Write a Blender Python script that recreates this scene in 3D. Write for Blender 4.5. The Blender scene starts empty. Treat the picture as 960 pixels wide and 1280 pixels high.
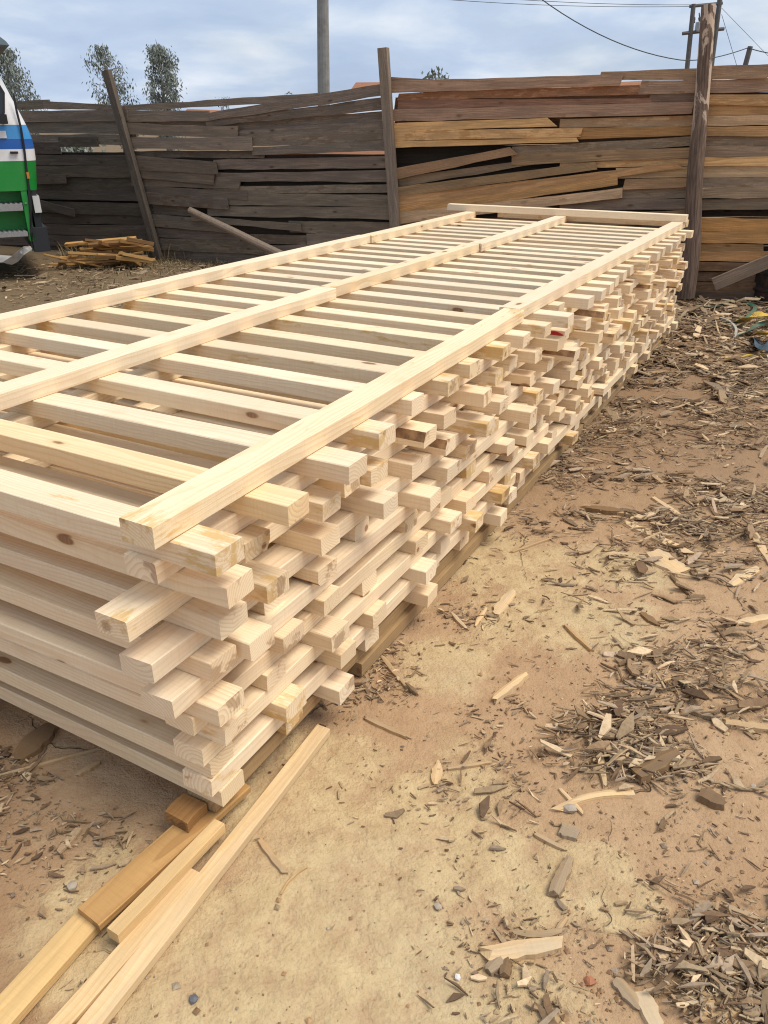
import bpy, bmesh, math, random
from mathutils import Vector, Matrix, noise as mnoise
R = math.radians
rng = random.Random(7)
sc = bpy.context.scene
COL = sc.collection

# ------------------------------------------------------------------ camera, sky, sun, exposure
FPX, CAMH = 980.0, 1.6                      # focal length in photo pixels (960 x 1280), eye height
PITCH = math.atan(485 / FPX)
cam_d = bpy.data.cameras.new('camera'); cam = bpy.data.objects.new('camera', cam_d); COL.objects.link(cam)
cam.location = (0, 0, CAMH); cam.rotation_euler = (math.pi / 2 - PITCH, 0, 0)
cam_d.sensor_fit = 'VERTICAL'; cam_d.sensor_height = 36; cam_d.lens = 36 * FPX / 1280
cam_d.clip_start = .05; cam_d.clip_end = 3000
sc.camera = cam
SUN_EL, SUN_AZ = 62, 104                     # azimuth: degrees from +Y towards +X
sun_d = bpy.data.lights.new('sun', 'SUN'); sun = bpy.data.objects.new('sun', sun_d); COL.objects.link(sun)
sun_d.energy = 1.5; sun_d.angle = R(34); sun_d.color = (1, .92, .80)
sdir = Vector((math.sin(R(SUN_AZ)) * math.cos(R(SUN_EL)), math.cos(R(SUN_AZ)) * math.cos(R(SUN_EL)), math.sin(R(SUN_EL))))
sun.rotation_euler = (-sdir).to_track_quat('-Z', 'Y').to_euler()
sun.location = sdir * 50
sc.view_settings.view_transform = 'Standard'; sc.view_settings.look = 'None'
sc.view_settings.gamma = 1; sc.view_settings.exposure = 1.05
sc.view_settings.use_curve_mapping = False
sc.cycles.use_denoising = True; sc.cycles.filter_width = 1.15
sc.cycles.max_bounces = 5; sc.cycles.diffuse_bounces = 4; sc.cycles.glossy_bounces = 2


class NT:
    """small helper over a node tree"""
    def __init__(s, tree):
        s.t = tree; s.n = tree.nodes; s.l = tree.links
    def new(s, typ, **kw):
        nd = s.n.new(typ)
        for k, v in kw.items(): setattr(nd, k, v)
        return nd
    def put(s, sock, val):
        if isinstance(val, bpy.types.NodeSocket): s.l.new(val, sock)
        elif val is not None: sock.default_value = val
    def math(s, op, a, b=None, c=None, clamp=False):
        nd = s.new('ShaderNodeMath', operation=op); nd.use_clamp = clamp
        s.put(nd.inputs[0], a); s.put(nd.inputs[1], b); s.put(nd.inputs[2], c)
        return nd.outputs[0]
    def vmath(s, op, a, b=None, out=0):
        nd = s.new('ShaderNodeVectorMath', operation=op)
        s.put(nd.inputs[0], a)
        if op == 'SCALE': s.put(nd.inputs['Scale'], b)
        else: s.put(nd.inputs[1], b)
        return nd.outputs[out]
    def mix(s, f, a, b, mode='MIX'):
        nd = s.new('ShaderNodeMix', data_type='RGBA', blend_type=mode)
        s.put(nd.inputs[0], f); s.put(nd.inputs[6], a); s.put(nd.inputs[7], b)
        return nd.outputs[2]
    def ramp(s, f, pts, interp='LINEAR'):
        nd = s.new('ShaderNodeValToRGB'); cr = nd.color_ramp; cr.interpolation = interp
        while len(cr.elements) > 1: cr.elements.remove(cr.elements[-1])
        for i, (p, c) in enumerate(pts):
            e = cr.elements[0] if i == 0 else cr.elements.new(p)
            e.position = p; e.color = (*c, 1) if not isinstance(c, (int, float)) else (c, c, c, 1)
        s.put(nd.inputs[0], f); return nd.outputs[0]
    def noise(s, v, scale, detail=3, rough=.55, dist=0, out=0):
        nd = s.new('ShaderNodeTexNoise'); s.put(nd.inputs['Vector'], v)
        nd.inputs['Scale'].default_value = scale; nd.inputs['Detail'].default_value = detail
        nd.inputs['Roughness'].default_value = rough; nd.inputs['Distortion'].default_value = dist
        return nd.outputs[out]
    def vor(s, v, scale, feature='F1', out='Distance', rnd=1):
        nd = s.new('ShaderNodeTexVoronoi', feature=feature); s.put(nd.inputs['Vector'], v)
        nd.inputs['Scale'].default_value = scale; nd.inputs['Randomness'].default_value = rnd
        return nd.outputs[out]
    def mr(s, v, a, b, c=0, d=1, smooth=True):
        nd = s.new('ShaderNodeMapRange', interpolation_type='SMOOTHSTEP' if smooth else 'LINEAR')
        for i, q in enumerate((v, a, b, c, d)): s.put(nd.inputs[i], q)
        return nd.outputs[0]


# world: cloudy blue-grey sky over a Nishita base
w = bpy.data.worlds.new('World'); sc.world = w; w.use_nodes = True
t = NT(w.node_tree); t.n.clear()
sky = t.new('ShaderNodeTexSky', sky_type='NISHITA'); sky.sun_disc = False
sky.sun_elevation = R(SUN_EL); sky.sun_rotation = R(SUN_AZ); sky.dust_density = 2.5; sky.air_density = 1.2
tc = t.new('ShaderNodeTexCoord')
sep = t.new('ShaderNodeSeparateXYZ'); t.put(sep.inputs[0], tc.outputs['Generated'])
den = t.math('ADD', t.math('ABSOLUTE', sep.outputs[2]), .22)
cx = t.math('DIVIDE', sep.outputs[0], den); cy = t.math('DIVIDE', sep.outputs[1], den)
cmb = t.new('ShaderNodeCombineXYZ'); t.put(cmb.inputs[0], cx); t.put(cmb.inputs[1], cy)
n1 = t.noise(cmb.outputs[0], 1.5, 6, .52, .2)
n2 = t.noise(t.vmath('ADD', cmb.outputs[0], (7.3, 2.1, 0)), .9, 4, .5)
cloudcol = t.ramp(n1, [(.32, (3.6, 4.5, 6.1)), (.47, (4.3, 5.2, 6.65)), (.56, (5.4, 6.1, 7.15)), (.68, (7.2, 7.5, 8.0))])
cover = t.mr(n2, .3, .6, .8, .97)
skycol = t.mix(cover, sky.outputs[0], cloudcol)
bg = t.new('ShaderNodeBackground'); t.put(bg.inputs[0], skycol); bg.inputs[1].default_value = .062
t.l.new(bg.outputs[0], t.new('ShaderNodeOutputWorld').inputs[0])

# ------------------------------------------------------------------ survey of the place
CP, SP = math.cos(PITCH), math.sin(PITCH)
def ray(x, y):
    up = 640 - y
    return Vector((x - 480, FPX * CP + up * SP, up * CP - FPX * SP))
def atz(x, y, z=0.0):
    d = ray(x, y); k = (z - CAMH) / d.z
    return Vector((d.x * k, d.y * k, z))
def aty(x, y, Y):
    d = ray(x, y); k = Y / d.y
    return Vector((d.x * k, Y, CAMH + d.z * k))
AZ = R(28.6)                               # the timber stack runs 28.6 degrees to the right
UU = Vector((math.sin(AZ), math.cos(AZ), 0)); VV = Vector((math.cos(AZ), -math.sin(AZ), 0))
def st(u, v, z): return UU * u + VV * v + Vector((0, 0, z))
def ground_h(x, y):
    p = Vector((x, y, 0))
    return -.007 + .0055 * mnoise.noise(p * 1.3) + .0025 * mnoise.noise(p * 6.1) - (.004 if y < 9 else 0) * 0

# ------------------------------------------------------------------ helpers
def tag(o, label=None, cat=None, group=None, kind=None):
    for k, v in (('label', label), ('category', cat), ('group', group), ('kind', kind)):
        if v: o[k] = v
    return o
def empty(name, loc, rz=0):
    o = bpy.data.objects.new(name, None); COL.objects.link(o); o.location = loc; o.rotation_euler = (0, 0, rz)
    o.empty_display_size = .1
    return o
def mesh_obj(name, verts, faces, mats, parent=None, midx=None, smooth=False):
    me = bpy.data.meshes.new(name); me.from_pydata([tuple(v) for v in verts], [], faces)
    for m in (mats if isinstance(mats, (list, tuple)) else [mats]): me.materials.append(m)
    if midx: me.polygons.foreach_set('material_index', midx)
    if smooth: me.polygons.foreach_set('use_smooth', [True] * len(me.polygons))
    me.update()
    o = bpy.data.objects.new(name, me); COL.objects.link(o)
    if parent: o.parent = parent
    return o
class MB:
    """collects shapes into one mesh"""
    def __init__(s): s.v = []; s.f = []; s.mi = []
    def add(s, vs, fs, m=0):
        b = len(s.v); s.v += [Vector(q) for q in vs]; s.f += [tuple(b + i for i in f) for f in fs]; s.mi += [m] * len(fs)
    def box(s, lo, hi, m=0, mat=None):
        vs = [Vector((x, y, z)) for x in (lo[0], hi[0]) for y in (lo[1], hi[1]) for z in (lo[2], hi[2])]
        if mat: vs = [mat @ q for q in vs]
        s.add(vs, [(0, 1, 3, 2), (4, 6, 7, 5), (0, 4, 5, 1), (2, 3, 7, 6), (0, 2, 6, 4), (1, 5, 7, 3)], m)
    def tube(s, pts, rad, n=8, m=0, caps=True):
        pts = [Vector(p) for p in pts]; rs = rad if isinstance(rad, (list, tuple)) else [rad] * len(pts)
        rings = []
        for i, p in enumerate(pts):
            d = (pts[min(i + 1, len(pts) - 1)] - pts[max(i - 1, 0)]).normalized()
            a = d.orthogonal().normalized() if abs(d.z) > .99 else d.cross(Vector((0, 0, 1))).normalized()
            b = d.cross(a)
            rings.append([p + (a * math.cos(k * 2 * math.pi / n) + b * math.sin(k * 2 * math.pi / n)) * rs[i] for k in range(n)])
        vs = [q for r_ in rings for q in r_]; fs = []
        for i in range(len(pts) - 1):
            for k in range(n):
                k2 = (k + 1) % n
                fs.append((i * n + k, i * n + k2, (i + 1) * n + k2, (i + 1) * n + k))
        if caps:
            fs.append(tuple(range(n - 1, -1, -1))); fs.append(tuple((len(pts) - 1) * n + k for k in range(n)))
        s.add(vs, fs, m)
    def strip(s, secs, m=0, closed=True):
        """secs: list of equal-length vertex rings"""
        n = len(secs[0]); vs = [q for r_ in secs for q in r_]; fs = []
        for i in range(len(secs) - 1):
            for k in range(n if closed else n - 1):
                k2 = (k + 1) % n
                fs.append((i * n + k, i * n + k2, (i + 1) * n + k2, (i + 1) * n + k))
        s.add(vs, fs, m)
    def build(s, name, mats, parent=None, smooth=False):
        o = mesh_obj(name, s.v, s.f, mats, parent, s.mi, smooth)
        bm = bmesh.new(); bm.from_mesh(o.data); bmesh.ops.recalc_face_normals(bm, faces=bm.faces); bm.to_mesh(o.data); bm.free()
        return o

# ------------------------------------------------------------------ materials
MATS = {}
def principled(name):
    m = bpy.data.materials.new(name); m.use_nodes = True; t = NT(m.node_tree); t.n.clear()
    b = t.new('ShaderNodeBsdfPrincipled'); o = t.new('ShaderNodeOutputMaterial'); t.l.new(b.outputs[0], o.inputs[0])
    MATS[name] = m
    return m, t, b
def bump(t, b, h, strength, dist):
    n = t.new('ShaderNodeBump'); n.inputs['Strength'].default_value = strength; n.inputs['Distance'].default_value = dist
    t.put(n.inputs['Height'], h); t.l.new(n.outputs[0], b.inputs['Normal'])
def timber_mat(name, early, late, knot, stain, stain_amt, blotch, rough=.62, ring=.008, grey=None, bumpd=.0012, contrast=1, ends=False):
    m, t, b = principled(name)
    tc = t.new('ShaderNodeTexCoord'); oi = t.new('ShaderNodeObjectInfo')
    rv = oi.outputs['Random']
    off = t.new('ShaderNodeCombineXYZ')
    t.put(off.inputs[0], t.math('MULTIPLY', rv, 61.0))
    t.put(off.inputs[1], t.math('SUBTRACT', t.math('MULTIPLY', t.math('FRACT', t.math('MULTIPLY', rv, 17.3)), .16), .08))
    t.put(off.inputs[2], t.math('SUBTRACT', t.math('MULTIPLY', t.math('FRACT', t.math('MULTIPLY', rv, 43.7)), .2), .1))
    p = t.vmath('ADD', tc.outputs['Object'], off.outputs[0])
    # growth rings round the long axis, wandering along the length
    wob = t.noise(t.vmath('MULTIPLY', p, (1.1, 5, 5)), 1, 3, .5, out=1)
    wob = t.vmath('MULTIPLY', t.vmath('SUBTRACT', wob, (.5, .5, .5)), (0, .075, .075))
    q = t.vmath('MULTIPLY', t.vmath('ADD', p, wob), (0.001, 1, 1))
    rad = t.vmath('LENGTH', q, out=1)
    fr = t.math('FRACT', t.math('DIVIDE', rad, ring))
    rr = t.ramp(fr, [(0, 0), (.45, .15), (.82, .85), (.93, 1), (1, 0)])
    fib = t.noise(t.vmath('MULTIPLY', p, (9, 260, 260)), 1, 2, .6)
    big = t.noise(t.vmath('MULTIPLY', p, (2.2, 9, 9)), 1, 4, .6)
    f = t.math('MULTIPLY', rr, t.mr(big, .3, .7, .25 * contrast, .85 * contrast))
    c = t.mix(f, (*early, 1), (*late, 1))
    c = t.mix(t.mr(fib, .35, .75, 0, .28), c, (*late, 1))
    c = t.mix(t.mr(t.noise(t.vmath('MULTIPLY', p, (1.7, 6, 6)), 1.3, 3), .45, .72, 0, .55), c, (*blotch, 1))
    # ochre resin and weather stain, on some pieces only
    sn = t.noise(t.vmath('MULTIPLY', p, (6, 22, 22)), 1, 5, .7)
    thr = t.math('ADD', t.math('MULTIPLY', t.math('FRACT', t.math('MULTIPLY', rv, 91.7)), .35), .42)
    if ends:                                   # damp, resin-stained ends
        gs = t.new('ShaderNodeSeparateXYZ'); t.put(gs.inputs[0], tc.outputs['Generated'])
        e = t.mr(t.math('ABSOLUTE', t.math('SUBTRACT', gs.outputs[0], .5)), .40, .49, 0, .14)
        thr = t.math('SUBTRACT', t.math('ADD', thr, .13), e)
    sf = t.math('MULTIPLY', t.mr(sn, thr, t.math('ADD', thr, .13)), stain_amt)
    c = t.mix(sf, c, (*stain, 1))
    # knots with dark rim
    kd = t.vor(t.vmath('MULTIPLY', t.vmath('ADD', p, t.vmath('MULTIPLY', wob, (.3, .3, .3))), (3.1, 8, 8)), 1)
    kn = t.mr(kd, .07, .105, 1, 0)
    c = t.mix(t.math('MULTIPLY', t.mr(kd, .08, .2, .6, 0), 1), c, (*late, 1))
    c = t.mix(t.math('MULTIPLY', kn, .85), c, (*knot, 1))
    if grey:
        gw = t.noise(t.vmath('MULTIPLY', p, (2.5, 22, 22)), 1, 5, .65)
        c = t.mix(t.mr(gw, .35, .65, .1, .9), c, (*grey, 1))
    # sawn end grain: stronger rings, a few drying splits
    ns = t.new('ShaderNodeSeparateXYZ'); t.put(ns.inputs[0], tc.outputs['Normal'])
    em = t.mr(t.math('ABSOLUTE', ns.outputs[0]), .75, .9)
    c = t.mix(t.math('MULTIPLY', em, t.math('MULTIPLY', rr, .55)), c, (*late, 1))
    c = t.mix(t.math('MULTIPLY', em, t.mr(big, .58, .63, 0, .5)), c, (*knot, 1))
    saw = t.noise(t.vmath('MULTIPLY', p, (190, 14, 14)), 1, 2, .5)
    c = t.mix(t.math('MULTIPLY', t.mr(saw, .4, .75, 0, .22), t.math('SUBTRACT', 1, em)), c, (*late, 1))
    c = t.mix(1, c, oi.outputs['Color'], 'MULTIPLY')
    t.put(b.inputs['Base Color'], c); b.inputs['Roughness'].default_value = rough
    b.inputs['Specular IOR Level'].default_value = .25
    h = t.math('ADD', t.math('MULTIPLY', fib, .7), t.math('ADD', t.math('MULTIPLY', saw, .35), t.math('MULTIPLY', rr, .25)))
    bump(t, b, h, .6, bumpd)
    return m
PINE = timber_mat('fresh_pine', (.89, .745, .53), (.73, .52, .305), (.20, .085, .035), (.63, .40, .13), .8, (.83, .61, .415), ends=True)
OLDP = timber_mat('weathered_pine', (.44, .30, .155), (.29, .175, .085), (.08, .05, .03), (.30, .19, .08), .7, (.34, .23, .12), .8)
PALE = timber_mat('dry_pale_plank', (.70, .525, .315), (.52, .36, .19), (.06, .035, .02), (.56, .35, .12), .6, (.58, .44, .27), .75, grey=(.50, .38, .235), contrast=1.3, bumpd=.002)
FENC = timber_mat('fence_board', (.70, .62, .54), (.34, .28, .22), (.10, .07, .05), (.30, .21, .13), .8, (.56, .45, .35), .88, .012, grey=(.36, .33, .30), bumpd=.006, contrast=1.3)

def simple(name, col, rough=.6, metal=0, nscale=20, namt=.25, bumpd=.001, col2=None):
    m, t, b = principled(name)
    tc = t.new('ShaderNodeTexCoord')
    n = t.noise(tc.outputs['Object'], nscale, 5, .6)
    c2 = col2 or tuple(x * .55 for x in col)
    t.put(b.inputs['Base Color'], t.mix(t.mr(n, .35, .75, 0, namt * 2 if namt < .5 else 1), (*col, 1), (*c2, 1)))
    b.inputs['Roughness'].default_value = rough; b.inputs['Metallic'].default_value = metal
    bump(t, b, n, .3, bumpd)
    return m
BARK = simple('bark_edge', (.40, .235, .11), .9, 0, 28, .6, .004, (.12, .055, .028))
REDP = simple('red_paint', (.45, .02, .03), .5, 0, 40, .2)

# pole with peeling bark
m, t, b = principled('peeling_bark'); PEEL = m
tc = t.new('ShaderNodeTexCoord')
v = t.vmath('MULTIPLY', tc.outputs['Object'], (9, 9, 3.2))
n = t.noise(v, 1, 5, .6, .6); n3 = t.noise(t.vmath('MULTIPLY', tc.outputs['Object'], (60, 60, 6)), 1, 3)
c = t.mix(t.mr(n3, .3, .7), (.085, .055, .038, 1), (.20, .13, .09, 1))
sz = t.new('ShaderNodeSeparateXYZ'); t.put(sz.inputs[0], tc.outputs['Object'])
pm = t.math('MULTIPLY', t.mr(n, .47, .51), t.mr(t.math('ADD', sz.outputs[2], t.math('MULTIPLY', n3, .5)), 1.5, 2.0))
c = t.mix(pm, c, (.50, .38, .28, 1))
t.put(b.inputs['Base Color'], c); b.inputs['Roughness'].default_value = .9
bump(t, b, t.math('ADD', n3, t.math('MULTIPLY', pm, -1)), .6, .006)

# ground: red-brown earth with hard yellowish crust patches, cracks, grit
m, t, b = principled('earth'); EARTH = m
geo = t.new('ShaderNodeNewGeometry'); P = geo.outputs['Position']
warp = t.vmath('SCALE', t.vmath('SUBTRACT', t.noise(P, 2.3, 3, .6, out=1), (.5, .5, .5)), .3)
Pw = t.vmath('ADD', P, warp)
CRUST = [(430, 1150, .46, .46), (320, 1230, .46, .34), (550, 1040, .28, .34), (500, 1250, .36, .25), (120, 1160, .25, .3), (690, 770, .42, .28), (560, 830, .2, .2), (780, 710, .3, .2),
          (640, 700, .35, .3), (600, 1250, .2, .16), (730, 1090, .16, .12), (340, 1010, .22, .2), (590, 670, .25, .4), (420, 950, .22, .2), (770, 1120, .14, .1), (650, 1130, .12, .1)]
cat_ = t.new('ShaderNodeAttribute', attribute_name='crust')
edge = t.noise(P, 3.2, 6, .68)
mask = t.mr(t.math('ADD', cat_.outputs['Fac'], t.math('MULTIPLY', t.math('SUBTRACT', edge, .5), 1.5)), .33, .62)
rag = t.noise(P, 9, 4, .7)
mask = t.math('MULTIPLY', mask, t.mr(rag, .3, .6, .3, 1))
n_big = t.noise(P, 1.4, 4, .6); n_mid = t.noise(P, 11, 5, .65); n_fine = t.noise(P, 120, 4, .7)
earth = t.mix(t.mr(n_big, .3, .7), (.43, .275, .155, 1), (.51, .345, .20, 1))
earth = t.mix(t.mr(n_mid, .42, .72, 0, .6), earth, (.36, .22, .12, 1))
crust = t.mix(t.mr(n_mid, .3, .7), (.62, .475, .265, 1), (.51, .375, .20, 1))
crust = t.mix(t.mr(n_big, .45, .7, 0, .6), crust, (.52, .41, .25, 1))
c = t.mix(mask, earth, crust)
# darker soil in the yard's left and far part
sp = t.new('ShaderNodeSeparateXYZ'); t.put(sp.inputs[0], Pw)
far = t.math('MULTIPLY', t.mr(sp.outputs[1], 2.6, 4.2), t.mr(n_big, .2, .55, .35, .85))
c = t.mix(far, c, (.26, .165, .095, 1))
lf = t.math('MULTIPLY', t.mr(t.math('ADD', sp.outputs[0], t.math('MULTIPLY', sp.outputs[1], .45)), -.15, -.4), .55)
c = t.mix(lf, c, (.27, .155, .08, 1))
yard = t.math('MULTIPLY', t.mr(sp.outputs[1], 5.5, 8), t.mr(sp.outputs[0], .5, -1.5))
c = t.mix(yard, c, t.mix(n_mid, (.13, .09, .052, 1), (.23, .165, .095, 1)))
c = t.mix(t.mr(n_fine, .45, .8, 0, .4), c, (.25, .155, .085, 1))
c = t.mix(t.mr(t.vor(P, 95), .0, .16, .5, 0), c, (.56, .42, .26, 1))
# cracks in the crust
ck = t.vor(t.vmath('ADD', P, t.vmath('SCALE', t.vmath('SUBTRACT', t.noise(P, 6, 3, .55, out=1), (.5, .5, .5)), .14)), 1.5, 'DISTANCE_TO_EDGE')
crk = t.math('MULTIPLY', t.mr(ck, .0015, .006, 1, 0), t.mr(t.noise(P, 1.9, 2), .5, .62))
c = t.mix(t.math('MULTIPLY', crk, .55), c, (.16, .10, .05, 1))
t.put(b.inputs['Base Color'], c); b.inputs['Roughness'].default_value = .93; b.inputs['Specular IOR Level'].default_value = .15
h = t.math('ADD', t.math('MULTIPLY', n_mid, .6), t.math('ADD', t.math('MULTIPLY', n_fine, .16), t.math('MULTIPLY', mask, .22)))
h = t.math('SUBTRACT', h, t.math('MULTIPLY', crk, .35))
bump(t, b, h, 1, .03)

def attr_mat(name, rough=.85, nz=90):
    m, t, b = principled(name)
    at = t.new('ShaderNodeAttribute', attribute_name='Col'); geo = t.new('ShaderNodeNewGeometry')
    n = t.noise(geo.outputs['Position'], nz, 4, .65)
    t.put(b.inputs['Base Color'], t.mix(t.mr(n, .3, .75, 0, .55), at.outputs[0], t.mix(1, at.outputs[0], (.5, .45, .4, 1), 'MULTIPLY')))
    b.inputs['Roughness'].default_value = rough; b.inputs['Specular IOR Level'].default_value = .2
    return m
CHIP = attr_mat('chip_litter')
LEAF = attr_mat('gum_leaf', .55, 3)
DRYG = attr_mat('dry_grass', .9, 30)

# ------------------------------------------------------------------ ground sheet
def axis(lo, hi, fine_lo, fine_hi, step):
    a = []; x = fine_lo
    while x <= fine_hi + 1e-6: a.append(x); x += step
    d = step; x = fine_hi
    while x < hi: d *= 1.35; x += d; a.append(min(x, hi))
    d = step; x = fine_lo; pre = []
    while x > lo: d *= 1.35; x -= d; pre.append(max(x, lo))
    return pre[::-1] + a
xs = axis(-900, 900, -3, 5, .05); ys = axis(-300, 1500, .3, 9, .05)
gv = [(x, y, ground_h(x, y) if -30 < x < 30 and -10 < y < 40 else -.007) for y in ys for x in xs]
nx = len(xs)
gf = [(j * nx + i, j * nx + i + 1, (j + 1) * nx + i + 1, (j + 1) * nx + i) for j in range(len(ys) - 1) for i in range(nx - 1)]
g = mesh_obj('ground', gv, gf, EARTH, smooth=True)
cw = [(atz(px, py), ru, rv_) for px, py, ru, rv_ in CRUST]
def crust_at(x, y):
    if not (-3 < x < 4 and 0 < y < 5): return 0.0
    return max(max(0, 1 - math.hypot((x - c_.x) / (ru * 1.5), (y - c_.y) / (rv_ * 1.5))) for c_, ru, rv_ in cw)
ga = g.data.attributes.new('crust', 'FLOAT', 'POINT'); ga.data.foreach_set('value', [crust_at(q[0], q[1]) for q in gv])
tag(g, 'red-brown trodden earth yard with yellowish crust patches', 'ground', kind='structure')

# ------------------------------------------------------------------ timber stack
def timber(name, L, W, T, mats, wane=None, r=None, bow=.004, notch=False):
    """sawn timber: long axis X, origin at its centre; eight-sided section with worn arrises, slight bow, skewed sawn ends"""
    r = r or rng
    ch = [r.uniform(.0012, .003) for _ in range(4)]
    chz = list(ch)
    if wane is not None:
        ch[wane] = r.uniform(.007, .02); chz[wane] = r.uniform(.008, .022)
    secs = []; bw = r.uniform(-bow, bow)
    xs_ = [-L / 2, -L * .18, L * .2, L / 2]
    for i, x in enumerate(xs_):
        k = 1 - (2 * x / L) ** 2
        grow = 1 if wane is None else (.55 + .9 * (i / 3 if wane % 2 else 1 - i / 3))
        ring = []
        for ci, (sy, sz) in enumerate(((1, 1), (-1, 1), (-1, -1), (1, -1))):
            a = ch[ci] * (grow if ci == wane else 1); c_ = chz[ci] * (grow if ci == wane else 1)
            y0, z0 = sy * W / 2, sz * T / 2
            pa = (y0, z0 - sz * c_); pb = (y0 - sy * a, z0)
            seq = (pa, pb) if sy * sz > 0 else (pb, pa)
            for (yy, zz) in seq:
                xx = x
                if i in (0, 3): xx += yy * skew[i // 3][0] + zz * skew[i // 3][1] if False else 0
                ring.append((xx, yy + bw * k, zz))
        secs.append(ring)
    sk = [(r.uniform(-.05, .05), r.uniform(-.06, .06)) for _ in range(2)]
    for e, si in ((0, 0), (1, 3)):
        secs[si] = [(x + y * sk[e][0] + z * sk[e][1], y, z) for x, y, z in secs[si]]
    vs = [q for s_ in secs for q in s_]; fs = []; mi = []
    for i in range(3):
        for k in range(8):
            k2 = (k + 1) % 8
            fs.append((i * 8 + k, (i + 1) * 8 + k, (i + 1) * 8 + k2, i * 8 + k2))
            mi.append(1 if (wane is not None and k == wane * 2) else 0)
    fs.append(tuple(range(8))); fs.append(tuple(range(31, 23, -1))); mi += [0, 0]
    o = mesh_obj(name, vs, fs, mats, None, mi)
    bm = bmesh.new(); bm.from_mesh(o.data); bmesh.ops.recalc_face_normals(bm, faces=bm.faces); bm.to_mesh(o.data); bm.free()
    return o
def tint(o, spread=.08, base=(1, 1, 1), r=rng):
    k = 1 + r.uniform(-spread, spread * .5); h = r.uniform(-.10, .05)
    o.color = (base[0] * k, base[1] * k * (1 + h * .3), base[2] * k * (1 + h), 1)
ORD = ['', 'first', 'second', 'third', 'fourth', 'fifth', 'sixth', 'seventh', 'eighth', 'ninth', 'tenth', 'eleventh', 'twelfth', 'thirteenth', 'fourteenth',
       'fifteenth', 'sixteenth', 'seventeenth', 'eighteenth', 'nineteenth', 'twentieth', 'twenty-first', 'twenty-second', 'twenty-third', 'twenty-fourth',
       'twenty-fifth', 'twenty-sixth', 'twenty-seventh', 'twenty-eighth', 'twenty-ninth', 'thirtieth']
TH, SW = .051, .088
ZT = .86                                    # top of the uppermost slat layer
st_rot = math.pi / 2 - AZ                   # local X along the stack (u)
top_u = [.995, 1.235, 1.474, 1.724, 2.012, 2.23, 2.46, 2.72]
while top_u[-1] < 6.6: top_u.append(top_u[-1] + rng.uniform(.198, .232))
top_v = [-.912, -.912, -.91, -.952, -1.003, -.985, -1.0, -.985]
corner = {1: (1.036, -.929), 2: (1.029, -.968), 3: (1.013, -.985), 4: (.985, -.962), 5: (1.022, -.992), 6: (1.007, -1.03), 7: (1.026, -1.02)}
red_target = atz(695, 425, .70)
SLATS = []; drift = 0
for k in range(8):
    z = ZT - k * 2 * TH - TH / 2
    us = list(top_u) if k == 0 else None
    if us is None:
        us = [corner[k][0] + .004 * k]; drift += rng.uniform(-.03, .03); drift *= .8
        for q in top_u[1:]:
            if rng.random() < .07 and us[-1] < q + drift - .2: us.append(q + drift - .115)   # an extra piece slipped in between
            us.append(max(us[-1] + .1, q + drift + rng.gauss(0, .02)))
    n = len(us)
    for i, u in enumerate(us):
        wdt = SW * rng.uniform(.95, 1.06)
        if k == 0 and i < 8: vr = top_v[i]
        elif i == 0: vr = corner[k][1]
        else: vr = min(-.925 if k < 5 else -.965, rng.gauss(-.962 - .006 * k, .03))
        vl = -2.90 + rng.gauss(0, .02)
        wane = None
        if i > 0 and rng.random() < (.2 if k else .1): wane = rng.choice((2, 3, 2, 1))
        L = vr - vl
        o = timber('sawn_timber', L, wdt, TH - .0006, [PINE, BARK], wane)
        c0 = st(u + wdt / 2, (vr + vl) / 2, z)
        o.location = c0
        # local +X points to the right-hand end; a little askew
        o.rotation_euler = (0, 0, -AZ + rng.gauss(0, .006))
        tint(o, .12)
        if k == 0 and i == 1: o.color = (.97, .9, .76, 1)
        look = 'pale pine slat' if wane is None else 'pine slat with a bark edge'
        if k == 0: where = 'in the top layer'
        elif k == 7: where = 'in the bottom layer'
        else: where = 'in the %s layer down' % ORD[k + 1]
        pos = 'nearest' if i == 0 else ('farthest' if i == n - 1 else ORD[i + 1])
        lab = ('%s, %s the camera %s' % (look, 'nearest' if i == 0 else 'farthest from', where)) if pos in ('nearest', 'farthest') else '%s, %s from the near end, %s' % (look, pos, where)
        tag(o, lab, 'timber', 'cross slats of the timber stack')
        SLATS.append((o, k, i, u, vr, z, wdt))

def runner(u0, u1, v, ztop, label, mats=None, W=SW, T=TH - .0006, group='long runners of the timber stack', dv=0, name='timber_runner', wane=None, base=(1, 1, 1)):
    """long timber along the stack from u0 to u1, centre line at v (dv: drift of v over its length)"""
    o = timber(name, u1 - u0, W, T, mats or [PINE, BARK], wane, bow=.006)
    o.location = st((u0 + u1) / 2, v + dv / 2, ztop - T / 2)
    o.rotation_euler = (0, 0, st_rot - math.atan2(dv, u1 - u0))
    tint(o, .07, base)
    return tag(o, label, 'timber', group)
zr = ZT + TH
runner(.952, 3.155, -1.066, zr, 'near half of the right-hand runner on top of the stack', dv=-.038)
runner(3.16, 6.93, -1.128, zr, 'far half of the right-hand runner on top of the stack', dv=.028)
runner(.72, 3.19, -2.04, zr, 'near length of the middle runner on top of the stack', dv=.0)
runner(3.195, 4.93, -2.065, zr, 'central length of the middle runner on top of the stack', dv=.03, wane=0)
runner(4.935, 6.86, -2.02, zr, 'far length of the middle runner on top of the stack', dv=-.02)
runner(1.1, 4.95, -2.862, zr, 'near length of the left runner on top of the stack', dv=.01)
runner(4.955, 6.84, -2.84, zr, 'far length of the left runner on top of the stack', dv=-.01)
ends = {1: (.978, -1.10), 2: (.90, -1.122), 3: (.914, -1.087), 4: (.934, -1.066), 5: (1.0, -1.08), 6: (1.01, -1.075), 7: (1.02, -1.07)}
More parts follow.
